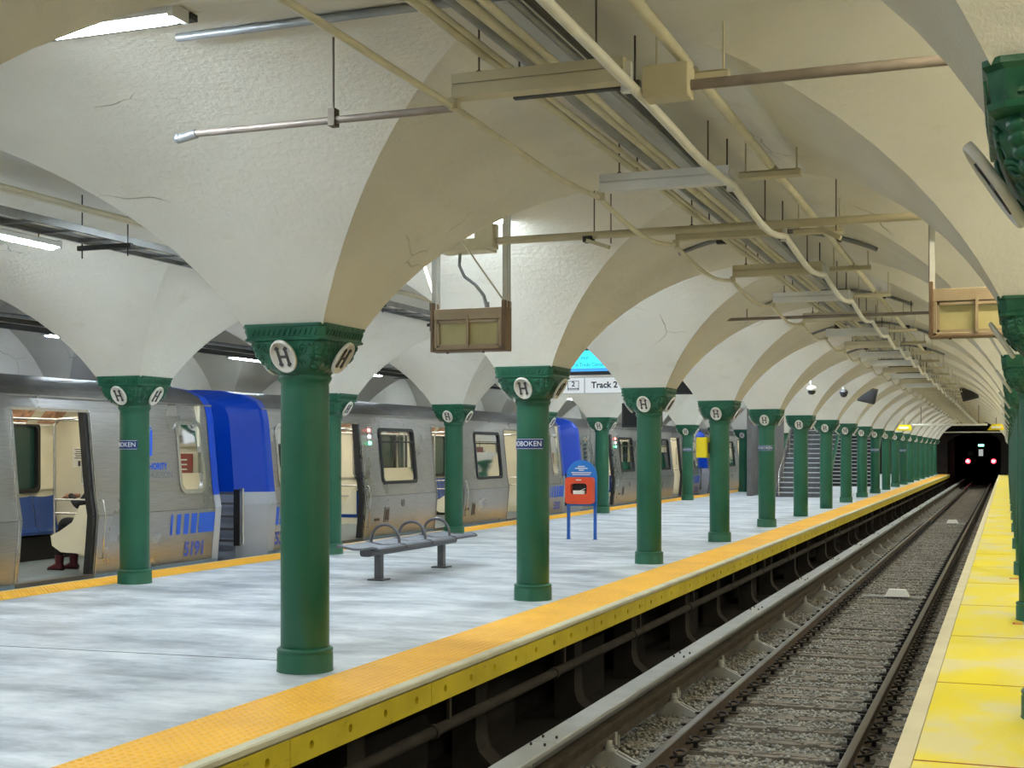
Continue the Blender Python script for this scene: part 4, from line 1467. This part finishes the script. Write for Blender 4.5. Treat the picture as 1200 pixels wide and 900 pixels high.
def px_at(z):
    for (xa, za), (xb, zb) in zip(PROF, PROF[1:]):
        if z <= zb:
            return xa + (xb - xa) * (z - za) / (zb - za)
    return PROF[-1][0]


CAR_W = 2.8
DOORS = (-4.7, 0.0, 4.2)
DH = 0.72
YA, YB = -7.3, 7.8
WINS = [(-3.14, -1.66, 1.04, 2.02, 0.07), (1.63, 3.12, 1.04, 2.02, 0.07), (6.86, 7.42, 1.05, 2.02, 0.11), (-6.95, -6.40, 1.05, 2.02, 0.11)]
CM = {}


def on_side(y, z, off=0.0):
    return (px_at(z) + off, y, z)


def car_meshes():
    def add(name, mb, mat, bevel=0.0):
        CM.setdefault(name, []).append(mb.mesh(name, mat, bevel))
    segs = []
    edges = [YA] + [v for d in DOORS for v in (d - DH, d + DH)] + [YB]
    for k in range(0, len(edges), 2):
        segs.append((edges[k], edges[k + 1]))
    zl = [-.35, -.1, 0.0, .42, .78, 1.04, 1.05, 1.3, 1.6, 1.85, 2.02, 2.12]
    for a, b in segs:
        ys = sorted(set([a, b] + [v for w in WINS for v in w[:2] if a < v < b]))
        mb = MB()
        for ya, yb in zip(ys, ys[1:]):
            for za, zb in zip(zl, zl[1:]):
                if any(w[0] <= ya and yb <= w[1] and w[2] <= za + 1e-6 and zb <= w[3] + 1e-6 for w in WINS):
                    continue
                mb.add([on_side(ya, za), on_side(yb, za), on_side(yb, zb), on_side(ya, zb)], [(0, 1, 2, 3)], False)
        for y in (a, b):                                       # jambs
            for za, zb in zip(zl, zl[1:]):
                mb.add([on_side(y, za), on_side(y, zb), on_side(y, zb, -0.09), on_side(y, za, -0.09)], [(0, 1, 2, 3)])
        add('side_panel', mb, 'steel')
        # beltline seam
        mb = MB()
        mb.bar(on_side(a + 0.01, 0.78, 0.002), on_side(b - 0.01, 0.78, 0.002), 0.008, 0.010)
        add('belt_seam', mb, 'steel_dark')
        # inside lining
        mb = MB()
        for ya, yb in zip(ys, ys[1:]):
            for za, zb in zip(zl[2:], zl[3:]):
                if any(w[0] <= ya and yb <= w[1] and w[2] <= za + 1e-6 and zb <= w[3] + 1e-6 for w in WINS):
                    continue
                mb.add([on_side(ya, za, -0.09), on_side(yb, za, -0.09), on_side(yb, zb, -0.09), on_side(ya, zb, -0.09)], [(0, 1, 2, 3)], False)
        add('inner_lining', mb, 'beige')
    # header over doors, gutter, ribbed roof side and roof
    mb = MB()
    mb.add([on_side(YA, 2.12), on_side(YB, 2.12), on_side(YB, 2.29), on_side(YA, 2.29)], [(0, 1, 2, 3)])
    for d in DOORS:
        mb.add([on_side(d - DH, 2.12), on_side(d + DH, 2.12), on_side(d + DH, 2.12, -0.12), on_side(d - DH, 2.12, -0.12)], [(0, 1, 2, 3)])
    mb.bar((-.175, YA, 2.295), (-.175, YB, 2.295), 0.03, 0.02)
    add('header', mb, 'steel')
    mb = MB()
    roof = PROF[8:] + [(-CAR_W - x, z) for x, z in reversed(PROF[:-1]) if z > 2.2]
    n = len(roof)
    vs = [(x, y, z) for y in (YA, YB) for x, z in roof]
    mb.add(vs, [(i, i + 1, n + i + 1, n + i) for i in range(n - 1)], True)
    for q in range(7):                                         # ribs
        t_ = q / 7
        z = 2.30 + 0.11 * t_
        x = px_at(z)
        mb.bar((x + 0.002, YA, z), (x + 0.002, YB, z), 0.008, 0.006)
    add('roof', mb, 'steel_dark')
    # far side
    mb = MB()
    FWIN = [(-6.6, -5.6), (-3.9, -3.3), (-2.9, -1.7), (-1.4, -0.8), (0.8, 1.5), (1.8, 2.9), (3.1, 3.5), (4.9, 6.1), (6.45, 6.98)]
    ys = sorted(set([YA, YB] + [v for w in FWIN for v in w]))
    for ya, yb in zip(ys, ys[1:]):
        for za, zb in ((0, 1.04), (1.04, 2.0), (2.0, 2.3)):
            if (ya, yb) in [tuple(w) for w in FWIN] and za == 1.04:
                continue
            mb.add([(-2.68, ya, za), (-2.68, yb, za), (-2.66 - (0.06 if zb > 1 else 0), yb, zb), (-2.66 - (0.06 if zb > 1 else 0), ya, zb)], [(0, 1, 2, 3)])
    add('far_lining', mb, 'beige')
    mb = MB().box(-2.82, -2.78, YA, YB, -.35, 2.3)
    add('far_side', mb, 'steel_dark')
    for w in FWIN:
        mb = MB().box(-2.76, -2.74, w[0] - 0.02, w[1] + 0.02, 1.0, 2.04)
        add('far_window', mb, 'dark_glass')
        out = rounded(w[1] - w[0] + 0.10, 1.06, 0.10)
        inn = rounded(w[1] - w[0] - 0.02, 0.94, 0.08)
        m = len(out)
        mb = MB()
        cy = (w[0] + w[1]) / 2
        mb.add([(-2.665, cy + u, 1.52 + v) for u, v in out] + [(-2.665, cy + u, 1.52 + v) for u, v in inn] + [(-2.72, cy + u, 1.52 + v) for u, v in inn], [(i, (i + 1) % m, m + (i + 1) % m, m + i) for i in range(m)] + [(m + i, m + (i + 1) % m, 2 * m + (i + 1) % m, 2 * m + i) for i in range(m)])
        add('far_window_frame', mb, 'rubber')
    # floor, ceiling, lights, ad strip
    add('car_floor', MB().box(-2.7, -0.06, YA, YB, -0.10, 0.02), 'car_floor')
    for d in DOORS:
        add('threshold', MB().box(px_at(0) - 0.16, px_at(0) + 0.03, d - DH, d + DH, -0.10, 0.03), 'steel_dark')
    add('car_ceiling', MB().box(-2.5, -0.32, YA, YB, 2.26, 2.30), 'beige')
    for x in (-0.85, -1.95):
        add('ceiling_light', MB().box(x - 0.12, x + 0.12, YA + 0.6, YB - 0.6, 2.235, 2.262), 'car_light')
    mb = MB()
    mb.add([(-2.66, YA, 2.02), (-2.66, YB, 2.02), (-2.42, YB, 2.27), (-2.42, YA, 2.27)], [(0, 1, 2, 3)])
    add('cove', mb, 'beige')
    mb = MB()
    for q in range(16):
        y = YA + 0.4 + q * 0.92
        mb.add([(-2.635, y, 2.035), (-2.635, y + 0.7, 2.035), (-2.46, y + 0.7, 2.22), (-2.46, y, 2.22)], [(0, 1, 2, 3)])
    add('advert_strip', mb, 'ad_panel')
    # seats: blue shells along the far side between the doors
    shell = [(-2.16, 0.44), (-2.20, 0.47), (-2.50, 0.44), (-2.58, 0.50), (-2.64, 0.92), (-2.66, 0.95)]
    for y0 in [-3.75, -3.25, -2.75, -2.25, -1.75, -1.25, 0.95, 1.45, 1.95, 2.45, 2.95, 3.45, 4.9, 5.38, 5.86, 6.34, 6.82]:
        mb = MB()
        n = len(shell)
        cols = 7
        vs = []
        for c_ in range(cols):
            u = c_ / (cols - 1)
            dip = 0.02 * (1 - (2 * u - 1) ** 2)
            for x, z in shell:
                vs.append((x, y0 + 0.01 + 0.47 * u, z - dip))
        mb.add(vs, [(c_ * n + i, c_ * n + i + 1, (c_ + 1) * n + i + 1, (c_ + 1) * n + i) for c_ in range(cols - 1) for i in range(n - 1)], True)
        mb.box(-2.18, -2.15, y0 + 0.01, y0 + 0.48, 0.405, 0.445)
        add('seat', mb, 'seat_blue')
    for a, b in ((-3.75, -0.8), (0.95, 3.95), (4.9, 7.3)):
        add('seat_base', MB().box(-2.6, -2.30, a, b, 0.02, 0.36), 'dark')
    # near side seats, draught screens and grab poles by each door
    for a, b in ((-3.95, -0.8), (0.8, 3.4), (4.97, 7.2)):
        add('near_seat', MB().prism([(-0.58, 0.40), (-0.14, 0.40), (-0.14, 0.9), (-0.20, 0.9), (-0.20, 0.46), (-0.58, 0.46)], 1, a, b), 'seat_blue')
    for d in DOORS:
        for sg in (-1, 1):
            y = d + sg * (DH + 0.06)
            mb = MB().prism([(-0.14, 0.28), (-0.60, 0.30), (-0.74, 0.38), (-0.76, 0.50), (-0.62, 0.56), (-0.42, 0.68), (-0.30, 0.90), (-0.14, 0.92)], 1, y - 0.02, y + 0.02)
            add('draught_screen', mb, 'beige', 0.008)
            x = -0.72
            mb = MB().tube([(x, y, 0.52), (x, y, 1.95), (x + 0.05, y, 2.03), (x + 0.5, y, 2.05)], 0.016, 8)
            mb.tube([(x, y, 0.80), (-0.16, y, 0.80)], 0.014, 8).tube([(x, y, 0.98), (-0.16, y, 0.98)], 0.014, 8)
            mb.tube([(-0.24, y, 1.15), (-0.28, y, 1.22), (-0.28, y, 1.75), (-0.24, y, 1.82)], 0.012, 8)
            add('grab_pole', mb, 'steel_bright')
    mb = MB().tube([(-1.9, YA + 0.6, 2.0), (-1.9, YB - 2.0, 2.0)], 0.016, 8).tube([(-0.8, YA + 0.6, 2.03), (-0.8, YB - 2.0, 2.03)], 0.016, 8)
    for y in (-6, -3, -1.5, 1.5, 3.2, 5.3):
        mb.cyl((-1.9, y, 2.0), (-1.9, y, 2.26), 0.012, 6)
    add('grab_rail', mb, 'steel_bright')
    # cab bulkhead with a notice
    mb = MB().box(-2.66, -0.12, 7.37, 7.43, 0, 2.28)
    add('bulkhead', mb, 'beige')
    mb = MB().box(-2.34, -2.08, 7.355, 7.369, 1.37, 1.67)
    add('notice', mb, 'paper')
    mb = MB()
    for q in range(5):
        mb.box(-2.30 + 0.02 * (q % 2), -2.12 - 0.02 * (q % 2), 7.350, 7.354, 1.65 - q * 0.033 - 0.012, 1.65 - q * 0.033)
    mb.box(-2.235, -2.19, 7.350, 7.354, 1.39, 1.47)
    add('notice_print', mb, 'sign_ink')
    mb = MB().box(-0.62, -0.20, 7.34, 7.365, 1.1, 1.58)
    add('cab_notice', mb, 'red_sign')
    mb = MB()
    for q in range(5):
        mb.box(-0.55, -0.28, 7.332, 7.338, 1.48 - q * 0.07, 1.50 - q * 0.07)
    add('cab_notice_print', mb, 'paper')
    # windows of the platform side
    for i, w in enumerate(WINS):
        cy, cz = (w[0] + w[1]) / 2, (w[2] + w[3]) / 2
        wd, ht = w[1] - w[0], w[3] - w[2]
        r = w[4]
        out, inn = rounded(wd + 0.09, ht + 0.09, r + 0.04), rounded(wd - 0.03, ht - 0.03, r)
        m = len(out)
        mb = MB()
        vs = []
        for o, pts in ((0.004, out), (0.022, out), (0.022, inn), (-0.05, inn)):
            vs += [on_side(cy + u, cz + v, o) for u, v in pts]
        mb.add(vs, [(k * m + j, k * m + (j + 1) % m, (k + 1) * m + (j + 1) % m, (k + 1) * m + j) for k in range(3) for j in range(m)])
        if i < 2:
            mb.bar(on_side(w[0], 1.80, 0.005), on_side(w[1], 1.80, 0.005), 0.02, 0.03)
        add('window_frame', mb, 'rubber' if i < 2 else 'steel_bright')
        mb = MB()
        zz = [w[2] - 0.01, 1.3, 1.6, 1.85, w[3] + 0.01]
        for za, zb in zip(zz, zz[1:]):
            mb.add([on_side(w[0] - .01, za, -0.012), on_side(w[1] + .01, za, -0.012), on_side(w[1] + .01, zb, -0.012), on_side(w[0] - .01, zb, -0.012)], [(0, 1, 2, 3)])
        add('window_pane', mb, 'glass')
    # destination display at the head of one window
    mb = MB()
    mb.obox(((px_at(1.92) - 0.03), 2.375, 1.92), (0.012, 0.70, 0.085), Matrix.Rotation(-0.1, 3, 'Y'))
    add('destination_display', mb, 'rubber')
    mb = MB()
    for q in range(5):
        mb.obox(((px_at(1.92) - 0.016), 2.15 + q * 0.095, 1.92), (0.003, 0.036, 0.045), Matrix.Rotation(-0.1, 3, 'Y'))
    add('display_glow', mb, 'amber')
    mb = MB().box(-0.34, -0.30, 2.0, 2.6, 1.25, 1.72)
    add('window_notice', mb, 'red_sign')
    # door edges: the leaves stand back in their pockets
    for d in DOORS:
        for sg in (-1, 1):
            y = d + sg * DH
            mb = MB()
            for za, zb in zip([-0.08] + zl[2:], zl[2:]):
                mb.bar(on_side(y - sg * 0.045, za, -0.055), on_side(y - sg * 0.045, zb, -0.055), 0.09, 0.045)
            add('door_leaf', mb, 'rubber' if sg > 0 else 'steel')
        y = d + DH + 0.10
        mb = MB().tube([on_side(y, 0.22, 0.0), on_side(y, 0.22, 0.055), on_side(y, 0.55, 0.055), on_side(y + 0.0, 0.78, 0.055), on_side(y, 0.98, 0.055), on_side(y, 0.98, 0.0)], 0.012, 6)
        add('grab_handle', mb, 'steel_bright')
        mb = MB()
        for y in (d - DH, d + DH):
            for za, zb in zip(zl[2:], zl[3:]):
                mb.bar(on_side(y + (0.018 if y > d else -0.018), za, 0.004), on_side(y + (0.018 if y > d else -0.018), zb, 0.004), 0.035, 0.016)
        mb.bar(on_side(d - DH, 2.13, 0.004), on_side(d + DH, 2.13, 0.004), 0.016, 0.035)
        add('door_frame', mb, 'steel_bright')
    # status lamps after the first door
    mb = MB().obox(on_side(-3.62, 1.89, 0.006), (0.012, 0.06, 0.19), Matrix.Rotation(-0.09, 3, 'Y'))
    add('lamp_plate', mb, 'steel_bright')
    for nm, z, m in (('red_lamp', 2.01, 'red_lamp'), ('white_lamp', 1.89, 'white_lamp'), ('green_lamp', 1.77, 'green_lamp')):
        c = Vector(on_side(-3.62, z, 0.012))
        mb = MB().cyl(c, c + Vector((0.035, 0, 0)), 0.036, 12, 0.026)
        add(nm, mb, m)
    # small hatches and plates
    for y, z, w_, h_, w2, h2 in ((-3.05, 0.42, 0.11, 0.14, 0.07, 0.10), (1.35, 0.35, 0.10, 0.135, 0.06, 0.10), (5.85, 0.36, 0.19, 0.18, 0.14, 0.13)):
        add('hatch', MB().obox(on_side(y, z, 0.004), (0.008, w_, h_), Matrix.Rotation(0.09, 3, 'Y')), 'steel_dark', 0.004)
        add('hatch_cover', MB().obox(on_side(y, z, 0.012), (0.008, w2, h2), Matrix.Rotation(0.09, 3, 'Y')), 'rail_side')
    for y, z in ((-3.45, 0.34), (0.98, 0.36)):
        add('builder_plate', MB().obox(on_side(y, z, 0.006), (0.006, 0.10, 0.025), Matrix.Rotation(0.09, 3, 'Y')), 'rail_side')
    mb = MB()
    c = Vector(on_side(-2.35, 0.62, 0.0))
    mb.cyl(c, c + Vector((0.012, 0, 0)), 0.075, 16)
    add('round_cover', mb, 'steel_dark')
    # blue stripes, badge
    mb = MB()
    for y0, w_ in ((6.55, 0.05), (6.70, 0.09), (6.87, 0.12), (7.05, 0.14), (7.24, 0.50)):
        mb.add([on_side(y0, .43, .004), on_side(y0 + w_, .43, .004), on_side(y0 + w_, .72, .004), on_side(y0, .72, .004)], [(0, 1, 2, 3)])
    add('stripe', mb, 'decal_blue')
    mb = MB()
    for y0, w_ in ((-6.45, 0.05), (-6.62, 0.09), (-6.80, 0.12), (-7.0, 0.14), (-7.28, 0.24)):
        mb.add([on_side(y0, .43, .004), on_side(y0 + w_, .43, .004), on_side(y0 + w_, .72, .004), on_side(y0, .72, .004)], [(0, 1, 2, 3)])
    add('stripe', mb, 'decal_blue')
    mb = MB()
    yb = 6.10
    for poly in ([(-0.20, 1.92), (0.02, 1.85), (-0.02, 1.52), (-0.16, 1.55)], [(0.03, 1.85), (0.18, 1.92), (0.13, 1.56), (-0.01, 1.52)], [(-0.19, 1.935), (0.0, 1.98), (0.17, 1.935), (0.02, 1.865)]):
        mb.add([on_side(yb + u, z, 0.004) for u, z in poly], [tuple(range(4))])
    add('badge', mb, 'decal_blue')

    def side_text(s, size, mat, y, z, sx, bold=0.0):
        me = text_mesh(s, size, mat, 0.0, sx, bold)
        for v in me.vertices:
            u, w_ = v.co.x, v.co.y
            v.co = Vector(on_side(y + u, z + w_, 0.005))
        return me
    CM['logo_text'] = [side_text('PORT AUTHORITY', 0.125, 'decal_blue', 6.07, 1.40, 0.92, 0.004), side_text('TRANS-HUDSON', 0.115, 'decal_grey', 6.17, 1.28, 1.12)]
    CM['_text'] = side_text
    # ends: blue bonnet above, silver below, angled corners
    def end(sg, yc):
        z_split = 0.97
        half = PROF
        outl = [p for p in half] + [(-CAR_W - x, z) for x, z in reversed(half[:-1])]

        def station(y, k):
            return [((x + 1.4) * k - 1.4, y, (z if z < 1 else 1 + (z - 1) * (1 - (1 - k) * 0.25))) for x, z in outl]
        st = [station(yc - sg * 0.16, 1.006), station(yc, 1.004), station(yc + sg * 0.05, 0.985), station(yc + sg * 0.38, 0.70)]
        n = len(outl)
        up, lo = MB(), MB()
        for i in range(n - 1):
            for k in range(3):
                a, b, c_, d_ = st[k][i], st[k][i + 1], st[k + 1][i + 1], st[k + 1][i]
                zm = [a[2], b[2]]
                if min(zm) >= z_split:
                    up.add([a, b, c_, d_], [(0, 1, 2, 3)])
                elif max(zm) <= z_split:
                    lo.add([a, b, c_, d_], [(0, 1, 2, 3)])
                else:
                    def lp(p, q):
                        t_ = (z_split - p[2]) / (q[2] - p[2])
                        return tuple(p[j] + (q[j] - p[j]) * t_ for j in range(3))
                    e, f_ = lp(a, b), lp(d_, c_)
                    (up if a[2] > z_split else lo).add([a, e, f_, d_], [(0, 1, 2, 3)])
                    (up if b[2] > z_split else lo).add([e, b, c_, f_], [(0, 1, 2, 3)])
        ye = yc + sg * 0.38
        xr = (0 + 1.4) * 0.70 - 1.4
        up.add([p for p in st[3] if p[2] > z_split] + [((px_at(z_split) + 1.4) * .7 - 1.4, ye, z_split)][:0], [tuple(range(len([p for p in st[3] if p[2] > z_split])))])
        up.add([((px_at(1.04) + 1.4) * .7 - 1.4, ye, 1.06), ((px_at(1.04) + 1.4) * .7 - 1.4, ye, z_split), (-CAR_W - ((px_at(1.04) + 1.4) * .7 - 1.4), ye, z_split), (-CAR_W - ((px_at(1.04) + 1.4) * .7 - 1.4), ye, 1.06)], [(0, 1, 2, 3)])
        lo.add([(xr, ye, -.35), (xr, ye, z_split), (-CAR_W - xr, ye, z_split), (-CAR_W - xr, ye, -.35)], [(0, 1, 2, 3)])
        add('bonnet', up, 'car_blue')
        add('end_wall', lo, 'silver_paint')
    end(1, YB)
    end(-1, YA)
    # barrier plate and rods between the cars
    yb = YA - 0.60
    mb = MB().box(-0.20, -0.14, yb - 0.02, yb + 0.02, 0.16, 1.04)
    mb.box(-0.20, -0.17, yb + 0.02, yb + 0.05, 0.16, 1.04)
    add('gap_barrier', mb, 'steel_bright', 0.004)
    for z in (0.30, 0.56, 0.95):
        mb = MB().tube([(-0.17, yb + 0.03, z), (-0.40, YA - 0.24, z)], 0.013, 6)
        mb.lathe([(0.0, -0.035), (0.035, 0.0), (0.0, 0.035)], 8, (-0.38, YA - 0.25, z))
        add('barrier_rod', mb, 'steel_dark')
    mb = MB().box(-0.30, -0.21, yb - 0.03, yb + 0.03, 0.14, 1.02)
    add('barrier_strap', mb, 'rubber')
    for z in (0.20, 0.38, 0.58, 0.78, 0.94):
        mb = MB().box(-0.62, -0.30, yb - 0.02, yb + 0.02, z, z + 0.035)
        add('barrier_strap', mb, 'steel_dark')
    # underframe
    add('underframe', MB().box(-2.6, -0.2, YA, YB, -0.8, -0.12), 'dark')


def sum_mb(ms):
    o = MB()
    for m in ms:
        o.add(m.v, m.f)
    return o


def build_train():
    car_meshes()
    labs = ['nearest silver train car at the left edge, door open, numbered 5191',
            'second silver train car, behind the bench, with lit red and green lamps',
            'third silver train car, right of the blue and orange rack',
            'fourth silver train car from the left, seen between the columns',
            'farthest silver train car, mostly hidden by columns and stairs']
    nums = [('5191', None), ('5303', '5303'), ('5188', '5188'), ('5188', '5188'), ('5188', '5188')]
    for k in range(5):
        t = thing('train_car', labs[k], 'train car', (-11.0, 25.8 + 16.55 * (k - 1), 0), 0, 'cars of the silver train')
        frames = []
        for nm, lst in CM.items():
            if nm in ('_text', 'logo_text', 'window_pane', 'notice_print', 'cab_notice_print', 'display_glow', 'hatch_cover', 'far_window_frame'):
                continue
            for i, me in enumerate(lst):
                o = link(nm, me, t)
                sub = {'window_frame': 'window_pane', 'notice': 'notice_print', 'cab_notice': 'cab_notice_print', 'destination_display': 'display_glow', 'hatch': 'hatch_cover', 'far_window': 'far_window_frame'}.get(nm)
                if sub:
                    link(sub, CM[sub][i], o)
                if nm == 'bonnet':
                    o['label'] = 'bright blue end bonnet'
                elif nm == 'seat':
                    o['label'] = 'moulded blue seat'
        for me in CM['logo_text']:
            link('lettering', me, t)
        link('number', CM['_text'](nums[k][0], 0.27, 'decal_number', 7.18, 0.20, 0.98, 0.011), t)
        if nums[k][1]:
            link('number', CM['_text'](nums[k][1], 0.27, 'decal_number', -6.85, 0.20, 0.98, 0.011), t)
    # the train standing in the tunnel
    t = thing('tunnel_train', 'dark train in the tunnel mouth with two red tail lights', 'train', (-2.0, 116, RAIL_Z))
    prof = [(-1.35, 0.35), (1.35, 0.35), (1.4, 1.6), (1.28, 3.0), (0.9, 3.35), (-0.9, 3.35), (-1.28, 3.0), (-1.4, 1.6)]
    MB().prism(prof, 1, 0, 14).build('body', 'soot_dark', t)
    for x in (-1.02, 0.98):
        MB().cyl((x, -0.03, 2.05 - 0.28), (x, 0.0, 2.05 - 0.28), 0.20, 14).build('tail_light', 'tail_red', t)
        MB().cyl((x, -0.05, 2.05 - 0.28), (x, -0.02, 2.05 - 0.28), 0.07, 14).build('tail_lamp_core', 'tail_core', t)
    MB().box(-0.18, 0.16, -0.03, 0.0, 2.2, 2.75).build('door_window', 'tunnel_window', t)
    MB().box(-0.22, 0.22, -0.03, 0.0, 3.0, 3.16).build('route_light', 'tunnel_green', t)
    MB().box(-1.0, -0.55, -0.03, 0.0, 2.2, 2.6).build('cab_window', 'dark_glass', t)


# ================================================================== the passenger seated inside the nearest car
def build_person():
    t = thing('person', 'person in black clothes and dark red boots seated inside the nearest car', 'person', (-11.0, 14.66, 0.02))

    def skin(name, mat, verts, edges, radii, root, parent, sub=2):
        me = bpy.data.meshes.new(name)
        me.from_pydata(verts, edges, [])
        o = link(name, me, parent)
        m = o.modifiers.new('skin', 'SKIN')
        for v, r in zip(me.skin_vertices[0].data, radii):
            v.radius = (r, r) if not isinstance(r, tuple) else r
        me.skin_vertices[0].data[root].use_root = True
        s = o.modifiers.new('sub', 'SUBSURF')
        s.levels = s.render_levels = sub
        dg = bpy.context.evaluated_depsgraph_get()
        m2 = bpy.data.meshes.new_from_object(o.evaluated_get(dg))
        o.modifiers.clear()
        o.data = m2
        m2.materials.clear()
        m2.materials.append(MATS[mat])
        m2.polygons.foreach_set('use_smooth', [True] * len(m2.polygons))
        return o
    # the body faces -x, sits with the hips at x = -0.36
    V = [(-.38, 0, .55), (-.36, 0, .72), (-.38, 0, .92), (-.38, 0, 1.02), (-.41, 0, 1.10), (-.44, 0, 1.16),            # 0-5 pelvis to neck
         (-.42, .09, .53), (-.82, .10, .52), (-.86, .10, .30), (-.84, .10, .10),                                      # 6-9 leg
         (-.42, -.09, .58), (-.84, -.10, .66), (-.90, -.12, .34), (-.90, -.12, .10),                                  # 10-13 leg
         (-.40, .17, .99), (-.46, .22, .78), (-.70, .08, .98),                                                        # 14-16 arm
         (-.40, -.17, .99), (-.50, -.24, .86), (-.72, -.12, 1.02)]                                                     # 17-19 arm
    E_ = [(0, 1), (1, 2), (2, 3), (3, 4), (4, 5), (0, 6), (6, 7), (7, 8), (8, 9), (0, 10), (10, 11), (11, 12), (12, 13), (3, 14), (14, 15), (15, 16), (3, 17), (17, 18), (18, 19)]
    R_ = [.15, .14, .16, .13, .06, .055, .10, .075, .06, .045, .10, .075, .06, .045, .07, .055, .04, .07, .055, .04]
    skin('body', 'cloth_black', V, E_, R_, 0, t)
    # head with face
    mb = MB()
    nU, nV = 20, 14
    vs = []
    for j in range(nV + 1):
        ph = PI * j / nV
        for i in range(nU):
            th = 2 * PI * i / nU
            x, y, z = math.sin(ph) * math.cos(th), math.sin(ph) * math.sin(th), math.cos(ph)
            r = Vector((x * .095, y * .075, z * .12))
            if x < -0.5:
                if abs(y) < .22 and -.30 < z < .15:
                    r.x -= .020 * (1 - abs(y) / .22)
                if abs(z - .12) < .12 and .2 < abs(y) < .6:
                    r.x += .010
                if abs(z + .45) < .10 and abs(y) < .35:
                    r.x -= .006
            if z < -.3:
                r.y *= .86
            vs.append(r)
    fs = [(j * nU + i, j * nU + (i + 1) % nU, (j + 1) * nU + (i + 1) % nU, (j + 1) * nU + i) for j in range(nV) for i in range(nU)]
    mb.add(vs, fs, True)
    for sg in (1, -1):
        mb.lathe([(0.0, -.03), (.014, -.02), (.018, .01), (.0, .03)], 8, (.005, sg * .076, -.005))
    h = mb.build('head', 'skin', t, (-.46, 0, 1.29), (0, math.radians(-18), 0))
    mb = MB()
    vs = []
    for j in range(9):
        ph = PI * .56 * j / 8
        for i in range(18):
            th = 2 * PI * i / 18
            x, y, z = math.sin(ph) * math.cos(th), math.sin(ph) * math.sin(th), math.cos(ph)
            if x < -.4 and z < .35:
                z = .42
            vs.append((x * .106 + .008, y * .086, z * .132 + .004))
    mb.add(vs, [(j * 18 + i, j * 18 + (i + 1) % 18, (j + 1) * 18 + (i + 1) % 18, (j + 1) * 18 + i) for j in range(8) for i in range(18)], True)
    mb.build('hair', 'hair', h)
    # hands folded in the lap: palm plus five fingers each
    for sg in (1, -1):
        o = Vector((-.73, sg * .09, 1.00))
        mb = MB()
        mb.tube([o, o + Vector((-.04, -sg * .01, -.005)), o + Vector((-.085, -sg * .02, -.012))], [.026, .036, .034], 10)
        for k in range(4):
            b = o + Vector((-.08, -sg * .02 + (k - 1.5) * .019, -.010))
            ln = (.9, 1.05, 1.0, .8)[k] * .07
            mb.tube([b, b + Vector((-ln * .5, 0, -.006)), b + Vector((-ln * .85, 0, -.026)), b + Vector((-ln, 0, -.045))], [.010, .0095, .0085, .006], 7)
        b = o + Vector((-.03, -sg * .04, .005))
        mb.tube([b, b + Vector((-.03, -sg * .016, .008)), b + Vector((-.058, -sg * .012, .0))], [.012, .011, .008], 7)
        mb.build('hand', 'skin', t)
    # boots
    for x, y in ((-.84, .10), (-.90, -.12)):
        mb = MB()
        sec = [(.055, .0, .055, .035), (.03, .0, .05, .06), (-.03, .0, .048, .055), (-.10, .0, .045, .035), (-.16, .0, .035, .024), (-.19, .0, .015, .012)]
        n = 10
        vs = []
        for dx, dy, w_, h_ in sec:
            for k in range(n):
                a = 2 * PI * k / n
                vs.append((x + dx, y + dy + w_ * math.cos(a), max(0.0, h_ + h_ * math.sin(a))))
        mb.add(vs, [(i * n + k, i * n + (k + 1) % n, (i + 1) * n + (k + 1) % n, (i + 1) * n + k) for i in range(len(sec) - 1) for k in range(n)] + [tuple(range(n)), tuple(range((len(sec) - 1) * n, len(sec) * n))], True)
        mb.tube([(x, y, .06), (x + .005, y, .20)], [.052, .06], 12)
        mb.build('boot', 'shoe_red', t)


build_shell()
build_columns()
build_track()
build_lamps()
build_services()
build_signs()
build_furniture()
build_stairs()
build_train()
build_person()
